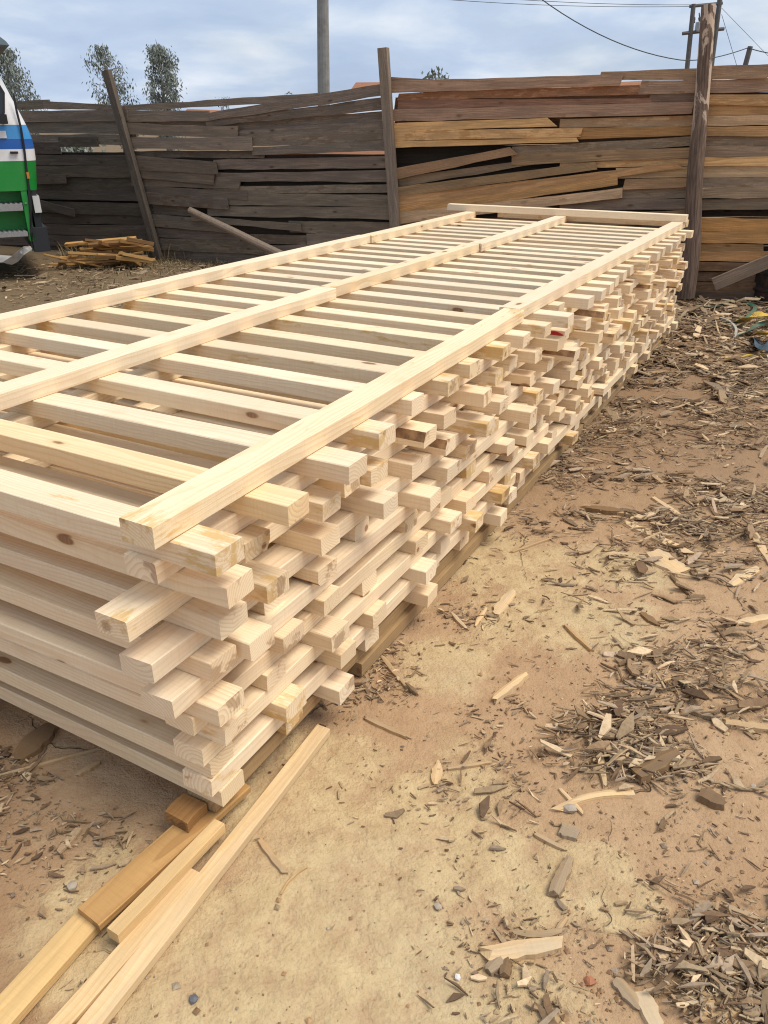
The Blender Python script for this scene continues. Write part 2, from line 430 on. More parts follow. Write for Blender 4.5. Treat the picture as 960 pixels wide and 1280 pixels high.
for k in range(1, 8):
    zt_ = ZT - TH - (k - 1) * 2 * TH
    u0, v0 = ends[k]
    j = rng.uniform(2.8, 4.2)
    lay = 'under the %s slat layer' % ('top' if k == 1 else ORD[k])
    runner(u0, j, v0, zt_, 'right-hand runner %s, near piece with its end showing' % lay, dv=rng.uniform(-.01, .02))
    runner(j + .006, 6.75 + rng.uniform(0, .2), v0 + rng.uniform(-.02, .02), zt_, 'right-hand runner %s, far piece' % lay)
    runner(rng.uniform(.93, 1.0), 6.85, -2.04 + rng.uniform(-.03, .03), zt_, 'middle runner %s' % lay)
    runner(rng.uniform(.93, 1.0), 6.85, -2.84 + rng.uniform(-.03, .03), zt_, 'left-hand runner %s' % lay)
# board across the far end, on top of the runners
o = timber('timber_board', 2.04, .085, TH, [PINE, BARK]); o.location = st(6.87, -2.06, zr + TH / 2 + .0005); o.rotation_euler = (0, 0, -AZ + .004)
tag(o, 'pale board lying across the runners at the far end of the stack', 'timber')
o = timber('timber_board', 1.6, .085, TH, [PINE, BARK]); o.location = st(6.975, -2.25, ZT + TH / 2 + .001); o.rotation_euler = (0, 0, -AZ)
o.location = st(7.0, -1.85, zr - TH / 2); tag(o, 'pale board at the far end half hidden behind the crossing board', 'timber')
# bearers below
ZB = ZT - 15 * TH                           # underside of the lowest slats
for v, nm in ((-1.095, 'right-hand'), (-2.05, 'middle'), (-2.82, 'left-hand')):
    runner(1.05 if v > -1.2 else 1.0, 6.9, v, ZB, 'brown %s bearer beneath the whole stack' % nm, [OLDP, BARK], .085, ZB - .052, 'bearers under the stack', name='bearer')
    if v < -1.2:
        runner(1.0, 6.8, v, .0505, 'brown sole plank under the %s bearer' % nm, [OLDP, BARK], .12, .05, 'sole planks on the ground', name='sole_plank')
runner(1.75, 4.3, -1.085, .0505, 'long brown sole plank along the right foot of the stack', [OLDP, BARK], .10, .05, 'sole planks on the ground', name='sole_plank')
runner(4.32, 6.9, -1.085, .0505, 'far sole plank under the right foot of the stack', [OLDP, BARK], .10, .05, 'sole planks on the ground', name='sole_plank')
# red paint mark on one slat
best = min((s for s in SLATS if s[1] in (1, 2)), key=lambda s: (st(s[3], s[4] - .04, s[5]) - red_target).length)
ob, k, i, u, vr, z, wdt = best
mb = MB(); L2 = max(vv.co.x for vv in ob.data.vertices)
ring = [(L2 - .055 + .045 * math.cos(a) * (1 + .18 * math.sin(3 * a)), -wdt / 2 - .003 - .0006, .019 * math.sin(a) * (1 + .1 * math.cos(5 * a))) for a in [q * math.pi / 8 for q in range(16)]]
ring2 = [(x, y + .006, zz) for x, y, zz in ring]
mb.add(ring + ring2, [tuple(range(16))] + [(q, (q + 1) % 16, 16 + (q + 1) % 16, 16 + q) for q in range(16)])
pm_ = mb.build('paint_mark', REDP, ob); pm_['label'] = 'smear of red paint on the slat side'
ob['label'] = 'pine slat with a smear of red paint near its right end'

# ------------------------------------------------------------------ loose planks in the foreground
def plank_px(name, a, b_, W, T, z0, mats, label, base=(1, 1, 1), wane=None, cat='plank', zend=None):
    """plank whose top centre line runs between two surveyed ground points"""
    p0 = atz(a[0], a[1], z0 + T); p1 = atz(b_[0], b_[1], (zend if zend is not None else z0) + T)
    d = p1 - p0; o = timber(name, d.length, W, T, mats, wane, bow=.003)
    o.location = (p0 + p1) / 2 - Vector((0, 0, T / 2)); o.rotation_euler = (0, -math.atan2(d.z, Vector((d.x, d.y)).length), math.atan2(d.y, d.x))
    o.color = (*base, 1)
    return tag(o, label, cat)
plank_px('loose_plank', (-30, 1300), (123, 1131), .068, .026, -.002, [PALE, BARK], 'yellow plank running out of the picture at the lower left corner', (1.1, .98, .72))
plank_px('loose_plank', (110, 1145), (300, 975), .075, .022, .0235, [OLDP, BARK], 'brown rough-sawn plank reaching under the near corner of the stack', (1.25, 1.08, .8))
b0 = runner(.975, 1.045, -1.112, .0795, 'small brown packing block under the near corner of the stack', [OLDP, BARK], .075, .033, None, name='packing_block'); b0['category'] = 'block'; b0.color = (.85, .66, .45, 1)
plank_px('loose_plank', (46, 1310), (243, 1087), .042, .028, -.003, [PALE, BARK], 'pale plank with a dark broken end lying beneath the short stick', (1.18, 1.1, .95))
plank_px('loose_plank', (86, 1310), (404, 908), .045, .026, -.003, [PALE, BARK], 'longest pale plank, pointing from the bottom edge to the stack', (1.2, 1.16, 1.08))
plank_px('short_stick', (140, 1164), (274, 1026), .034, .03, .0255, [PALE, BARK], 'short pale stick with a splintered end on top of the planks', (1.15, 1.04, .82))

# ------------------------------------------------------------------ fence
FPTS = [(-7.5, 13.0), (-3.03, 10.9), (0.1, 9.45), (3.08, 8.1), (5.8, 7.35)]
def fence_pt(x, y, seg, off=0.0):
    a, b_ = Vector((*FPTS[seg], 0)), Vector((*FPTS[seg + 1], 0))
    d = (b_ - a).normalized(); nrm = Vector((d.y, -d.x, 0))         # towards the camera
    if nrm.y > 0: nrm = -nrm
    r_ = ray(x, y); a2 = a + nrm * off
    k = (a2 - Vector((0, 0, 0))).dot(nrm) / r_.dot(nrm)
    return Vector((r_.x * k, r_.y * k, CAMH + r_.z * k)), d, nrm
def fence_board(parent, seg, off, x0, t0, b0_, x1, t1, b1_, col, r=rng, thick=.024, wany=.006, name='board', ragged=False):
    p0t, d, nrm = fence_pt(x0, t0, seg, off); p0b = fence_pt(x0, b0_, seg, off)[0]
    p1t = fence_pt(x1, t1, seg, off)[0]; p1b = fence_pt(x1, b1_, seg, off)[0]
    c0 = (p0t + p0b) / 2; ax = ((p1t + p1b) / 2 - c0); L = ax.length; ax.normalize()
    upv = Vector((0, 0, 1)); zl = (upv - ax * upv.dot(ax)).normalized(); yl = zl.cross(ax)
    M = Matrix((ax, yl, zl)).transposed()
    w0 = (p0t - p0b).length; w1 = (p1t - p1b).length
    N = max(3, min(11, int(L / .22))); ph = r.uniform(0, 100); vs = []
    bowy = r.uniform(-.012, .012)
    for i in range(N + 1):
        f = i / N; hw = (w0 + (w1 - w0) * f) / 2; x = f * L
        nt = wany * mnoise.noise(Vector((x * 2.6, ph, 0))) * 1.6; nb = wany * mnoise.noise(Vector((x * 2.6, ph, 9.1))) * 1.6
        sk = 0
        yb = bowy * 4 * f * (1 - f); e = .002
        if i in (0, N):
            s_ = 1 if i == N else -1; sk = r.uniform(-.012, .012)
            xa = x + sk; xb = x - sk
            if ragged and i == N: xa -= .06; xb += .03
        else: xa = xb = x
        vs += [(xa, -thick / 2 + yb, hw + nt), (xa, thick / 2 + yb, hw + nt), (xb, thick / 2 + yb, -hw + nb), (xb, -thick / 2 + yb, -hw + nb)]
    fs = []
    for i in range(N):
        for k in range(4):
            k2 = (k + 1) % 4; fs.append((i * 4 + k, (i + 1) * 4 + k, (i + 1) * 4 + k2, i * 4 + k2))
    fs += [(0, 1, 2, 3), tuple(N * 4 + q for q in (3, 2, 1, 0))]
    o = mesh_obj(name, vs, fs, FENC, parent)
    o.matrix_local = Matrix.Translation(c0 - parent.location) @ M.to_4x4()
    o.color = (*col, 1)
    return o
GREY, DGREY, BROWN, ORNG, TAN = (.47, .40, .33), (.25, .215, .185), (.74, .53, .385), (1.5, .97, .48), (1.15, .85, .54)
def vary(c, r=rng, s=.14):
    k = 1 + r.uniform(-s, s); return (c[0] * k * (1 + r.uniform(-.04, .04)), c[1] * k, c[2] * k * (1 + r.uniform(-.05, .05)))

fl = empty('timber_fence', (*FPTS[1], 0)); tag(fl, 'dark grey weathered board fence behind the truck and the scrap pile', 'fence')
fr = empty('timber_fence', (*FPTS[2], 0)); tag(fr, 'brown and orange board fence between the grey post and bark pole', 'fence')
fx = empty('timber_fence', (*FPTS[3], 0)); tag(fx, 'board fence at the right edge, right of the bark pole', 'fence')

# left part, left of the leaning post (segment 0): x0, top, bottom, x1, top, bottom
A = [(-40, 133, 141, 62, 124, 135), (55, 126, 136, 158, 133, 139), (-40, 140, 153, 160, 137, 151), (-40, 155, 165, 165, 152, 168), (-40, 168, 175, 172, 168, 182),
     (-40, 180, 190, 75, 178, 192), (74, 172, 184, 122, 171, 183), (-40, 192, 205, 172, 195, 208), (-40, 208, 220, 180, 207, 222), (-40, 224, 236, 185, 222, 236), (-40, 238, 246, 188, 240, 252),
     (40, 218, 230, 82, 218, 229), (-40, 238, 247, 186, 235, 243), (-40, 248, 262, 192, 255, 270), (50, 250, 260, 93, 262, 271), (-40, 265, 276, 196, 270, 282), (-40, 278, 290, 200, 283, 296), (-40, 292, 304, 200, 296, 310), (-40, 304, 318, 200, 308, 322)]
for i, a in enumerate(A):
    fence_board(fl, 0, .012 * (i % 3) + (.05 if i in (6, 11, 14) else 0), *a, vary(GREY if i < 5 else DGREY), wany=.008)
# between leaning post and grey post (segment 1)
B = [(155, 132, 139, 400, 116, 126), (150, 138, 152, 262, 138, 151), (262, 141, 151, 484, 104, 119), (258, 149, 158, 484, 122, 137), (150, 154, 168, 297, 158, 173), (155, 172, 186, 315, 171, 188),
     (292, 164, 172, 486, 149, 160), (310, 168, 183, 486, 160, 177), (315, 184, 194, 486, 176, 188), (160, 189, 196, 330, 188, 198), (165, 195, 212, 271, 202, 218), (165, 210, 222, 268, 216, 231),
     (268, 200, 212, 488, 195, 210), (270, 216, 226, 488, 213, 228), (175, 232, 242, 310, 240, 250), (255, 233, 242, 490, 230, 241), (275, 240, 256, 490, 244, 258), (178, 240, 254, 285, 248, 262),
     (180, 254, 268, 240, 257, 270), (260, 258, 270, 492, 258, 274), (240, 270, 276, 376, 280, 289), (362, 276, 290, 494, 278, 296), (185, 268, 282, 285, 275, 291), (190, 284, 296, 300, 290, 302),
     (284, 292, 302, 384, 294, 306), (384, 292, 306, 494, 294, 312), (195, 298, 312, 330, 302, 318), (195, 310, 326, 494, 318, 334), (330, 306, 318, 494, 306, 320), (165, 222, 232, 300, 226, 236)]
fronts = {5: .05, 4: .05, 10: .06, 11: .05, 17: .05, 20: .06, 22: .05}
for i, a in enumerate(B):
    far_left = a[0] < 250
    fence_board(fl, 1, fronts.get(i, .012 * (i % 3)), *a, vary(GREY if (not far_left or i < 6) and i not in (14, 23, 24, 27) else tuple(.5 * (x + y) for x, y in zip(GREY, DGREY))), wany=.008)
# added backing boards; their near-black colour stands in for shade in the low gaps
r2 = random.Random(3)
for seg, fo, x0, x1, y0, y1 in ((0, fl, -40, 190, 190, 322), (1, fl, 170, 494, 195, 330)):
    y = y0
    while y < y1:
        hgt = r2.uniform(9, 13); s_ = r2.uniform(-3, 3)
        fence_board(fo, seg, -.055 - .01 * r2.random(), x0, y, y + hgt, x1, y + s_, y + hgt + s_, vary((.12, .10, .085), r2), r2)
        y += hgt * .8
for q, a in enumerate(((250, 156, 168, 490, 138, 152), (160, 146, 156, 300, 148, 158), (280, 168, 180, 490, 150, 163), (-40, 148, 158, 160, 148, 158))):
    fence_board(fl, 0 if q == 3 else 1, -.06, *a, vary(GREY))
# middle part (segment 2): brown, orange and grey
C = [(486, 96, 101, 540, 99, 107, BROWN), (750, 90, 101, 960, 82, 98, BROWN), (488, 101, 116, 777, 93, 107, BROWN), (498, 117, 126, 800, 106, 118, (0.78, 0.43, 0.25)), (498, 125, 137, 830, 123, 128, (0.62, 0.37, 0.25)),
     (800, 101, 118, 876, 100, 116, BROWN), (488, 137, 152, 866, 127, 142, BROWN), (812, 118, 127, 872, 117, 128, (0.38, 0.28, 0.22)), (490, 154, 164, 692, 147, 158, ORNG), (700, 149, 160, 872, 144, 157, TAN),
     (492, 163, 176, 727, 160, 171, ORNG), (720, 160, 174, 872, 158, 169, (0.93, 0.54, 0.25)), (494, 176, 185, 722, 172, 177, ORNG), (640, 183, 196, 872, 170, 181, (0.62, 0.53, 0.41)), (496, 210, 224, 644, 183, 193, (0.72, 0.50, 0.30)),
     (498, 222, 234, 702, 194, 200, (0.65, 0.48, 0.31)), (640, 192, 206, 872, 184, 197, (0.70, 0.48, 0.29)), (498, 234, 246, 745, 202, 212, (0.66, 0.48, 0.27)), (700, 203, 211, 872, 198, 207, ORNG), (498, 244, 260, 852, 203, 210, (1.05, 0.65, 0.31)),
     (498, 258, 270, 772, 221, 231, (1.10, 0.67, 0.31)), (498, 266, 280, 778, 235, 247, TAN), (770, 210, 223, 872, 208, 221, TAN), (780, 224, 237, 870, 222, 234, (0.83, 0.58, 0.34)), (778, 237, 251, 868, 234, 247, (0.62, 0.50, 0.37)),
     (700, 250, 262, 868, 248, 262, (0.53, 0.43, 0.35)), (498, 278, 292, 866, 262, 278, (0.60, 0.43, 0.29)), (498, 292, 310, 862, 278, 296, DGREY)]
for i, a in enumerate(C):
    fr_ = i in (8, 10, 12, 14, 17, 19, 20, 21, 2, 6)
    fence_board(fr, 2, .055 if fr_ else .014 * (i % 3), *a[:6], vary(a[6], s=.08), ragged=i in (8, 14, 19), wany=.006)
fence_board(fr, 2, -.05, 494, 122, 138, 872, 113, 130, vary((.42, .26, .17)))
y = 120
while y < 372:                                # added backing boards, the lower ones coloured near-black as shade in the gaps
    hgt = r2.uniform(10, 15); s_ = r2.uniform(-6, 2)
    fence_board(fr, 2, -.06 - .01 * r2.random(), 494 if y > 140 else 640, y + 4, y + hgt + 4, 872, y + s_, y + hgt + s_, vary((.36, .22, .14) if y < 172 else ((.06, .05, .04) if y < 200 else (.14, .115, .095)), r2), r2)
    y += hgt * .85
for q in range(5):
    fence_board(fr, 2, .014 * (q % 2), 700, 300 + 15 * q, 314 + 15 * q, 866, 300 + 15 * q, 313 + 15 * q, vary(DGREY), wany=.008)
# right part (segment 3)
D = [(872, 83, 98, 1100, 76, 94, BROWN), (872, 100, 117, 1100, 93, 111, BROWN), (872, 118, 131, 1100, 118, 132, (1.10, 0.70, 0.36)), (872, 131, 145, 1100, 131, 145, (1.05, 0.67, 0.34)), (872, 145, 157, 1100, 143, 156, TAN),
     (872, 158, 170, 1100, 156, 170, (0.93, 0.58, 0.29)), (872, 171, 182, 1100, 170, 182, (0.65, 0.55, 0.43)), (872, 183, 197, 1100, 181, 194, (0.60, 0.48, 0.36)), (872, 197, 208, 1100, 195, 206, ORNG), (872, 208, 222, 1100, 206, 221, TAN),
     (870, 223, 235, 1100, 221, 234, (0.62, 0.52, 0.39)), (870, 236, 248, 1100, 233, 246, (0.65, 0.53, 0.38)), (868, 249, 263, 1100, 246, 259, (0.53, 0.43, 0.34)),
     (866, 273, 289, 1100, 275, 291, (1.15, 0.67, 0.27)), (866, 290, 303, 1100, 291, 306, (0.98, 0.60, 0.27)), (864, 304, 314, 954, 305, 315, (0.90, 0.58, 0.28)), (864, 314, 326, 1100, 315, 328, (1.00, 0.60, 0.28)),
     (862, 328, 338, 1100, 330, 341, (0.45, 0.31, 0.20)), (862, 339, 351, 1100, 341, 354, (0.38, 0.28, 0.19)), (860, 352, 364, 1100, 355, 366, (0.38, 0.26, 0.17)), (860, 364, 374, 1100, 366, 377, (0.25, 0.19, 0.15))]
for i, a in enumerate(D):
    fence_board(fx, 3, .014 * (i % 3), *a[:6], vary(a[6], s=.07), wany=.008)
for q in range(-10, 12):  # added backing boards, coloured dark for the shade between front boards
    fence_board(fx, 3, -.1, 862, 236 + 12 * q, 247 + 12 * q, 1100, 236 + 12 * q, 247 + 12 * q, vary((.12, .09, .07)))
# posts
def pole(name, p0, p1, r0, r1, mat, parent=None, n=10, squash=None, sections=7, wob=.012):
    p0, p1 = Vector(p0), Vector(p1); d = p1 - p0; L = d.length
    q = d.to_track_quat('Z', 'Y'); mb = MB(); secs = []; ph = rng.uniform(0, 50)
    for i in range(sections):
        f = i / (sections - 1); r_ = r0 + (r1 - r0) * f
        cxo = wob * mnoise.noise(Vector((f * 3, ph, 0))); cyo = wob * mnoise.noise(Vector((f * 3, ph, 7)))
        ring = []
        for k in range(n):
            a = k * 2 * math.pi / n; rr = r_ * (1 + .09 * mnoise.noise(Vector((f * 6, math.cos(a) * 1.3 + ph, math.sin(a) * 1.3))))
            ring.append(Vector((cxo + rr * math.cos(a), cyo + rr * math.sin(a) * (squash or 1), f * L)))
        secs.append(ring)
    mb.strip(secs); b_ = len(mb.v)
    mb.f.append(tuple(range(n))); mb.f.append(tuple(len(secs) * n - n + k for k in range(n))); mb.mi += [0, 0]
    o = mb.build(name, mat, parent, smooth=False)
    o.matrix_local = Matrix.Translation(p0 - (parent.location if parent else Vector())) @ q.to_matrix().to_4x4()
    return o
def plank_post(parent, seg, off, xt, yt, xb, yb, wpx, col, thick=.07):
    pt, d, nrm = fence_pt(xt, yt, seg, off); pb = fence_pt(xb, yb, seg, off)[0]
    L = (pt - pb).length; ax = (pt - pb).normalized()
    yl = nrm; xl = ax.cross(yl).normalized(); yl = xl.cross(ax)
    o = timber('post', L, wpx, thick, [FENC, BARK], None)
    M = Matrix((ax, xl, ax.cross(xl))).transposed()
    o.parent = parent; o.matrix_local = Matrix.Translation((pt + pb) / 2 - parent.location) @ M.to_4x4(); o.color = (*col, 1)
    return o
plank_post(fl, 1, .12, 133, 88, 199, 326, .10, (.26, .23, .2))['label'] = 'dark post leaning to the left'
plank_post(fl, 1, .10, 479, 60, 496, 312, .105, (.50, .43, .36))['label'] = 'upright grey post with knots'
pt = fence_pt(886, 6, 2, .13)[0]; pb = fence_pt(858, 372, 2, .16)[0]
dp = pole('bark_pole', pb, pt, .082, .058, PEEL, None, n=14, sections=12, wob=.03)
tag(dp, 'tall pole with peeling bark standing at the right of the stack', 'pole')
# leaning round pole and planks against the fence
RAW = simple('raw_round_wood', (.30, .22, .155), .85, 0, 25, .3, .003)
pa = fence_pt(238, 262, 1, .14)[0]; pb = fence_pt(345, 315, 1, .32)[0]; pb = pa + (pb - pa) * (pa.z / (pa.z - pb.z))
lp = pole('leaning_pole', pb, pa, .05, .04, RAW); tag(lp, 'thin round pole leaning against the grey fence behind the stack', 'pole')
pa = atz(885, 352, .22); pb2 = fence_pt(1010, 300, 3, .25)[0]
d = pb2 - pa; o = timber('leaning_plank', d.length, .12, .03, [FENC, BARK]); q = d.normalized()
yl = Vector((0, 0, 1)).cross(q).normalized(); zl = q.cross(yl)
o.matrix_world = Matrix.Translation((pa + pb2) / 2 + Vector((0, -.15, 0))) @ Matrix((q, zl, -yl)).transposed().to_4x4(); o.color = (.52, .43, .35, 1)
tag(o, 'grey plank slanting up to the right edge before the fence', 'plank')
# timber piled behind the fence, seen over and through it
for i, (x, y, rz, h_, L) in enumerate(((620, 112, .3, .02, 3.0), (560, 108, -.1, 0, 2.5), (690, 113, .1, .05, 2.2), (330, 146, .2, 0, 2.4), (380, 158, -.15, 0, 2.6), (430, 190, .1, 0, 2.5), (350, 176, 0, 0, 2.5))):
    p = aty(x, y, 10.6 if x > 500 else 11.6)
    o = timber('stored_board', L, .16, .035, [PINE, BARK]); o.location = p; o.rotation_euler = (.5, rng.uniform(-.04, .04), -.4 + rz * .3); o.color = (.40, .23, .17, 1)
    tag(o, ['reddish board showing over the brown fence top', 'board glimpsed through the brown fence near grey post', 'board glimpsed beneath the top planks of brown fence', 'reddish board glimpsed through upper gap of grey fence', 'board glimpsed through second gap of grey fence', 'board glimpsed through low gap by the grey post', 'board glimpsed through gap left of grey post'][i], 'board', 'boards stored behind the fence')

# ------------------------------------------------------------------ scrap pile by the leaning post
sp_ = random.Random(11)
c0 = atz(128, 335); desc = ['thin yellow batten', 'brown offcut', 'orange-brown slab', 'split tan board', 'short dark batten']
PP = [(55, 318, 128, 334, .05, .02), (62, 330, 125, 332, .035, .02), (75, 322, 150, 326, .05, .03), (85, 316, 155, 320, .06, .03), (70, 335, 90, 318, .03, .02), (95, 325, 160, 330, .07, .035), (120, 320, 185, 322, .08, .04),
      (100, 312, 165, 308, .07, .03), (82, 306, 170, 298, .08, .04), (125, 303, 150, 310, .08, .04), (150, 300, 180, 304, .08, .05), (140, 312, 187, 310, .09, .04), (145, 322, 190, 326, .09, .05), (105, 300, 140, 304, .06, .03), (90, 320, 140, 314, .05, .03), (150, 316, 175, 332, .06, .04)]
words = ['crossing the front of the scrap pile', 'lowest on the left of the scrap pile', 'low in the scrap pile', 'near the front left of the scrap pile', 'propped steeply at the left of the scrap pile', 'in the middle front of the scrap pile', 'at the right front of the scrap pile', 'in the middle of the scrap pile',
         'longest on top of the scrap pile', 'broken, on top of the scrap pile', 'at the top right of the scrap pile', 'half way up the right of the scrap pile', 'at the lower right of the scrap pile', 'at the back top of the scrap pile', 'inside the left of the scrap pile', 'stub at the right foot of the scrap pile']
for q in range(16):
    xm, ym = sp_.gauss(132, 26), sp_.uniform(302, 330); ln = sp_.uniform(18, 38); sl = sp_.uniform(-4, 4)
    PP.append((max(62, xm - ln), ym - sl, min(192, xm + ln), ym + sl, sp_.uniform(.04, .09), sp_.uniform(.02, .045))); words.append('half buried among the battens of the scrap pile')
for i, (x0, y0, x1, y1, W, T) in enumerate(PP):
    dz = max(0, (322 - (y0 + y1) / 2)) * .0115
    Yd = c0.y + .1 * (i % 3 - 1) + (.2 if dz > .1 else .05)
    a = aty(x0, y0, Yd - .1); b_ = aty(x1, y1, Yd + .12 * (i % 2)); a.z = max(a.z, T / 2); b_.z = max(b_.z, T / 2)
    d = b_ - a; o = timber('scrap_batten', d.length, W, T, [OLDP, BARK], rng.choice((None, 0)))
    o.location = (a + b_) / 2; o.rotation_euler = (sp_.uniform(-.3, .3), -math.atan2(d.z, Vector((d.x, d.y)).length), math.atan2(d.y, d.x))
    cc = sp_.choice(((.9, .76, .52), (.7, .56, .4), (.5, .4, .3), (1.1, .95, .68)))
    if i in (0, 1, 2, 8): cc = (1.35, 1.15, .75)
    o.color = (*cc, 1); tag(o, '%s %s' % ('yellow batten' if i in (0, 1, 2, 8) else 'brown batten', words[i]), 'batten', 'battens of the scrap pile')

# ------------------------------------------------------------------ truck (only its cab nose is in the picture)
def paint(name, col, dirt=.25):
    m, t, b = principled(name); tc = t.new('ShaderNodeTexCoord')
    n = t.noise(tc.outputs['Object'], 5, 5, .65); n2 = t.noise(tc.outputs['Object'], 60, 3)
    c = t.mix(t.mr(n, .45, .75, 0, dirt), (*col, 1), (.25, .20, .14, 1))
    t.put(b.inputs['Base Color'], c); t.put(b.inputs['Roughness'], t.mr(n, .3, .7, .32, .55)); bump(t, b, n2, .05, .001)
    return m
WHITE, GREEN, BLUE, LBLUE = paint('white_paint', (.78, .77, .75)), paint('green_paint', (.012, .235, .035), .12), paint('blue_paint', (.012, .105, .40), .12), paint('light_blue_paint', (.05, .27, .60), .12)
YEL = paint('yellow_paint', (.75, .45, .08), .1)
BLACK = simple('black_rubber', (.012, .012, .013), .6, 0, 30, .2)
STEEL = simple('tread_plate', (.42, .41, .40), .45, .6, 90, .35, .004)
DARK = simple('dark_chassis', (.02, .022, .026), .7, 0, 30, .2)
m, t, b = principled('cab_glass'); GLASS = m
b.inputs['Base Color'].default_value = (.02, .025, .03, 1); b.inputs['Roughness'].default_value = .06
m, t, b = principled('lamp_glass'); LAMP = m
b.inputs['Base Color'].default_value = (.62, .62, .60, 1); b.inputs['Roughness'].default_value = .2
TY = 9.3
tr = empty('truck', aty(46, 320, TY) * 1); base = aty(46, 250, TY); tr.location = (base.x, TY, 0); tr.rotation_euler = (0, 0, R(27))
tag(tr, 'white truck cab with blue stripes and green lower panels at the left edge', 'truck')
def zpx(y): return aty(40, y, TY).z
def xpx(x, y): return (aty(x, y, TY).x - base.x) / 1.1
prof = [(236, 48), (228, 48), (200, 47), (185, 45), (170, 41), (155, 34), (140, 26), (120, 15), (95, 2), (75, -9), (62, -14)]
def front_x(z):
    pts = [(zpx(y), xpx(x, y)) for y, x in prof]
    for (za, xa), (zb, xb) in zip(pts, pts[1:]):
        if za <= z <= zb: return xa + (xb - xa) * (z - za) / (zb - za)
    return pts[0][1] if z < pts[0][0] else pts[-1][1]
CABW, CABL = 2.05, 1.75
def cab_ring(z, inset=0.0):
    fx_ = front_x(z); tum = inset + max(0, z - 1.6) * .07; rc = .17
    pts = []
    for (cx_, cy_, a0) in ((fx_ - rc, tum + rc, -90), (fx_ - rc, CABW - tum - rc, 0), (-CABL + .08, CABW - tum - .08, 90), (-CABL + .08, tum + .08, 180)):
        rr = rc if cx_ > -1 else .08
        for k in range(6): a = R(a0 + 90 * k / 5); pts.append(Vector((cx_ + rr * math.cos(a), cy_ + rr * math.sin(a), z)))
    return pts
def band(name, z0, z1, mat, n=3, cap=False, label=None):
    mb = MB(); secs = [cab_ring(z0 + (z1 - z0) * i / n) for i in range(n + 1)]; mb.strip(secs)
    if cap: k = len(secs[0]); mb.f.append(tuple(n * k + i for i in range(k))); mb.mi.append(0)
    o = mb.build(name, mat, tr, smooth=False)
    for pl in o.data.polygons: pl.use_smooth = abs(pl.normal.z) < .7
    if label: o['label'] = label
    return o
z_g0, z_g1, z_w, z_b, z_lb, z_roof = zpx(238), zpx(201), zpx(186), zpx(174), zpx(156), zpx(60)
band('lower_panel', z_g0, z_g1 - .002, GREEN, label='green lower cab panel')
band('white_band', z_g1, z_w - .002, WHITE, 2, label='white band')
band('dark_blue_stripe', z_w, z_b - .002, BLUE, 2, label='dark blue stripe')
lb = band('light_blue_stripe', z_b, z_lb - .002, LBLUE, 2, label='light blue stripe')
zi = zpx(168)
cb = band('upper_cab', z_lb, z_roof, WHITE, 8, cap=True, label='white upper cab with raked windscreen')
mb = MB(); mb.box((-1.3, -.012, zi - .035), (-.30 + xpx(46, 168), .006, zi + .035)); wd = mb.build('white_flash', WHITE, tr)
mb = MB(); zz = zi + .02
mb.add([(-.9, -.016, zz - .05), (-.36, -.016, zz - .05), (-.42, -.016, zz + .02), (-.9, -.016, zz + .05), (-.9, .004, zz - .05), (-.36, .004, zz - .05), (-.42, .004, zz + .02), (-.9, .004, zz + .05)],
       [(0, 1, 2, 3), (4, 7, 6, 5), (0, 4, 5, 1), (1, 5, 6, 2), (2, 6, 7, 3), (3, 7, 4, 0)]); mb.build('yellow_flash', YEL, tr)
# door: seams, window, handle
seam = [(17, 118), (21, 140), (26, 160), (30, 185), (33, 212), (36, 236)]
mb = MB(); mb.tube([(xpx(x, y), -.004 + max(0, zpx(y) - 1.6) * .07, zpx(y)) for x, y in seam], .012, 6); mb.build('door_seam', BLACK, tr)
mb = MB(); mb.tube([(xpx(x, y), -.006, zpx(y)) for x, y in ((36, 236), (38, 262), (39, 290), (40, 312))], .018, 6); mb.build('front_pillar', BLACK, tr)
def sideface(name, pts, y0, th, mat):
    mb = MB(); n = len(pts)
    vs = [Vector((xpx(x, y), y0 + max(0, zpx(y) - 1.6) * .07, zpx(y))) for x, y in pts]; vs2 = [v + Vector((0, th, 0)) for v in vs]
    mb.add(vs + vs2, [tuple(range(n)), tuple(range(2 * n - 1, n - 1, -1))] + [(i, (i + 1) % n, n + (i + 1) % n, n + i) for i in range(n)])
    return mb.build(name, mat, tr)
dw = sideface('side_window', [(-95, 146), (0, 146), (3, 140), (3, 118), (-12, 92), (-95, 92)], -.012, .02, GLASS)
sideface('window_rubber', [(-99, 149), (3, 149), (6, 141), (6, 116), (-11, 88), (-99, 88)], -.008, .014, BLACK)
mb = MB(); mb.box((xpx(-2, 148), -.10, zpx(155)), (xpx(8, 148), -.03, zpx(143))); mb.tube([(xpx(4, 155), 0, zpx(154)), (xpx(4, 150), -.08, zpx(149))], .012, 6); mb.build('mirror', BLACK, tr)
mb = MB(); mb.box((xpx(12, 190), -.03, zpx(192)), (xpx(22, 190), -.006, zpx(189))); mb.build('door_handle', BLACK, tr)
mb = MB(); mb.box((xpx(33, 218), -.02, zpx(223)), (xpx(36, 218), .01, zpx(215))); mb.build('indicator_lamp', simple('amber_lens', (.55, .22, .03), .3), tr)
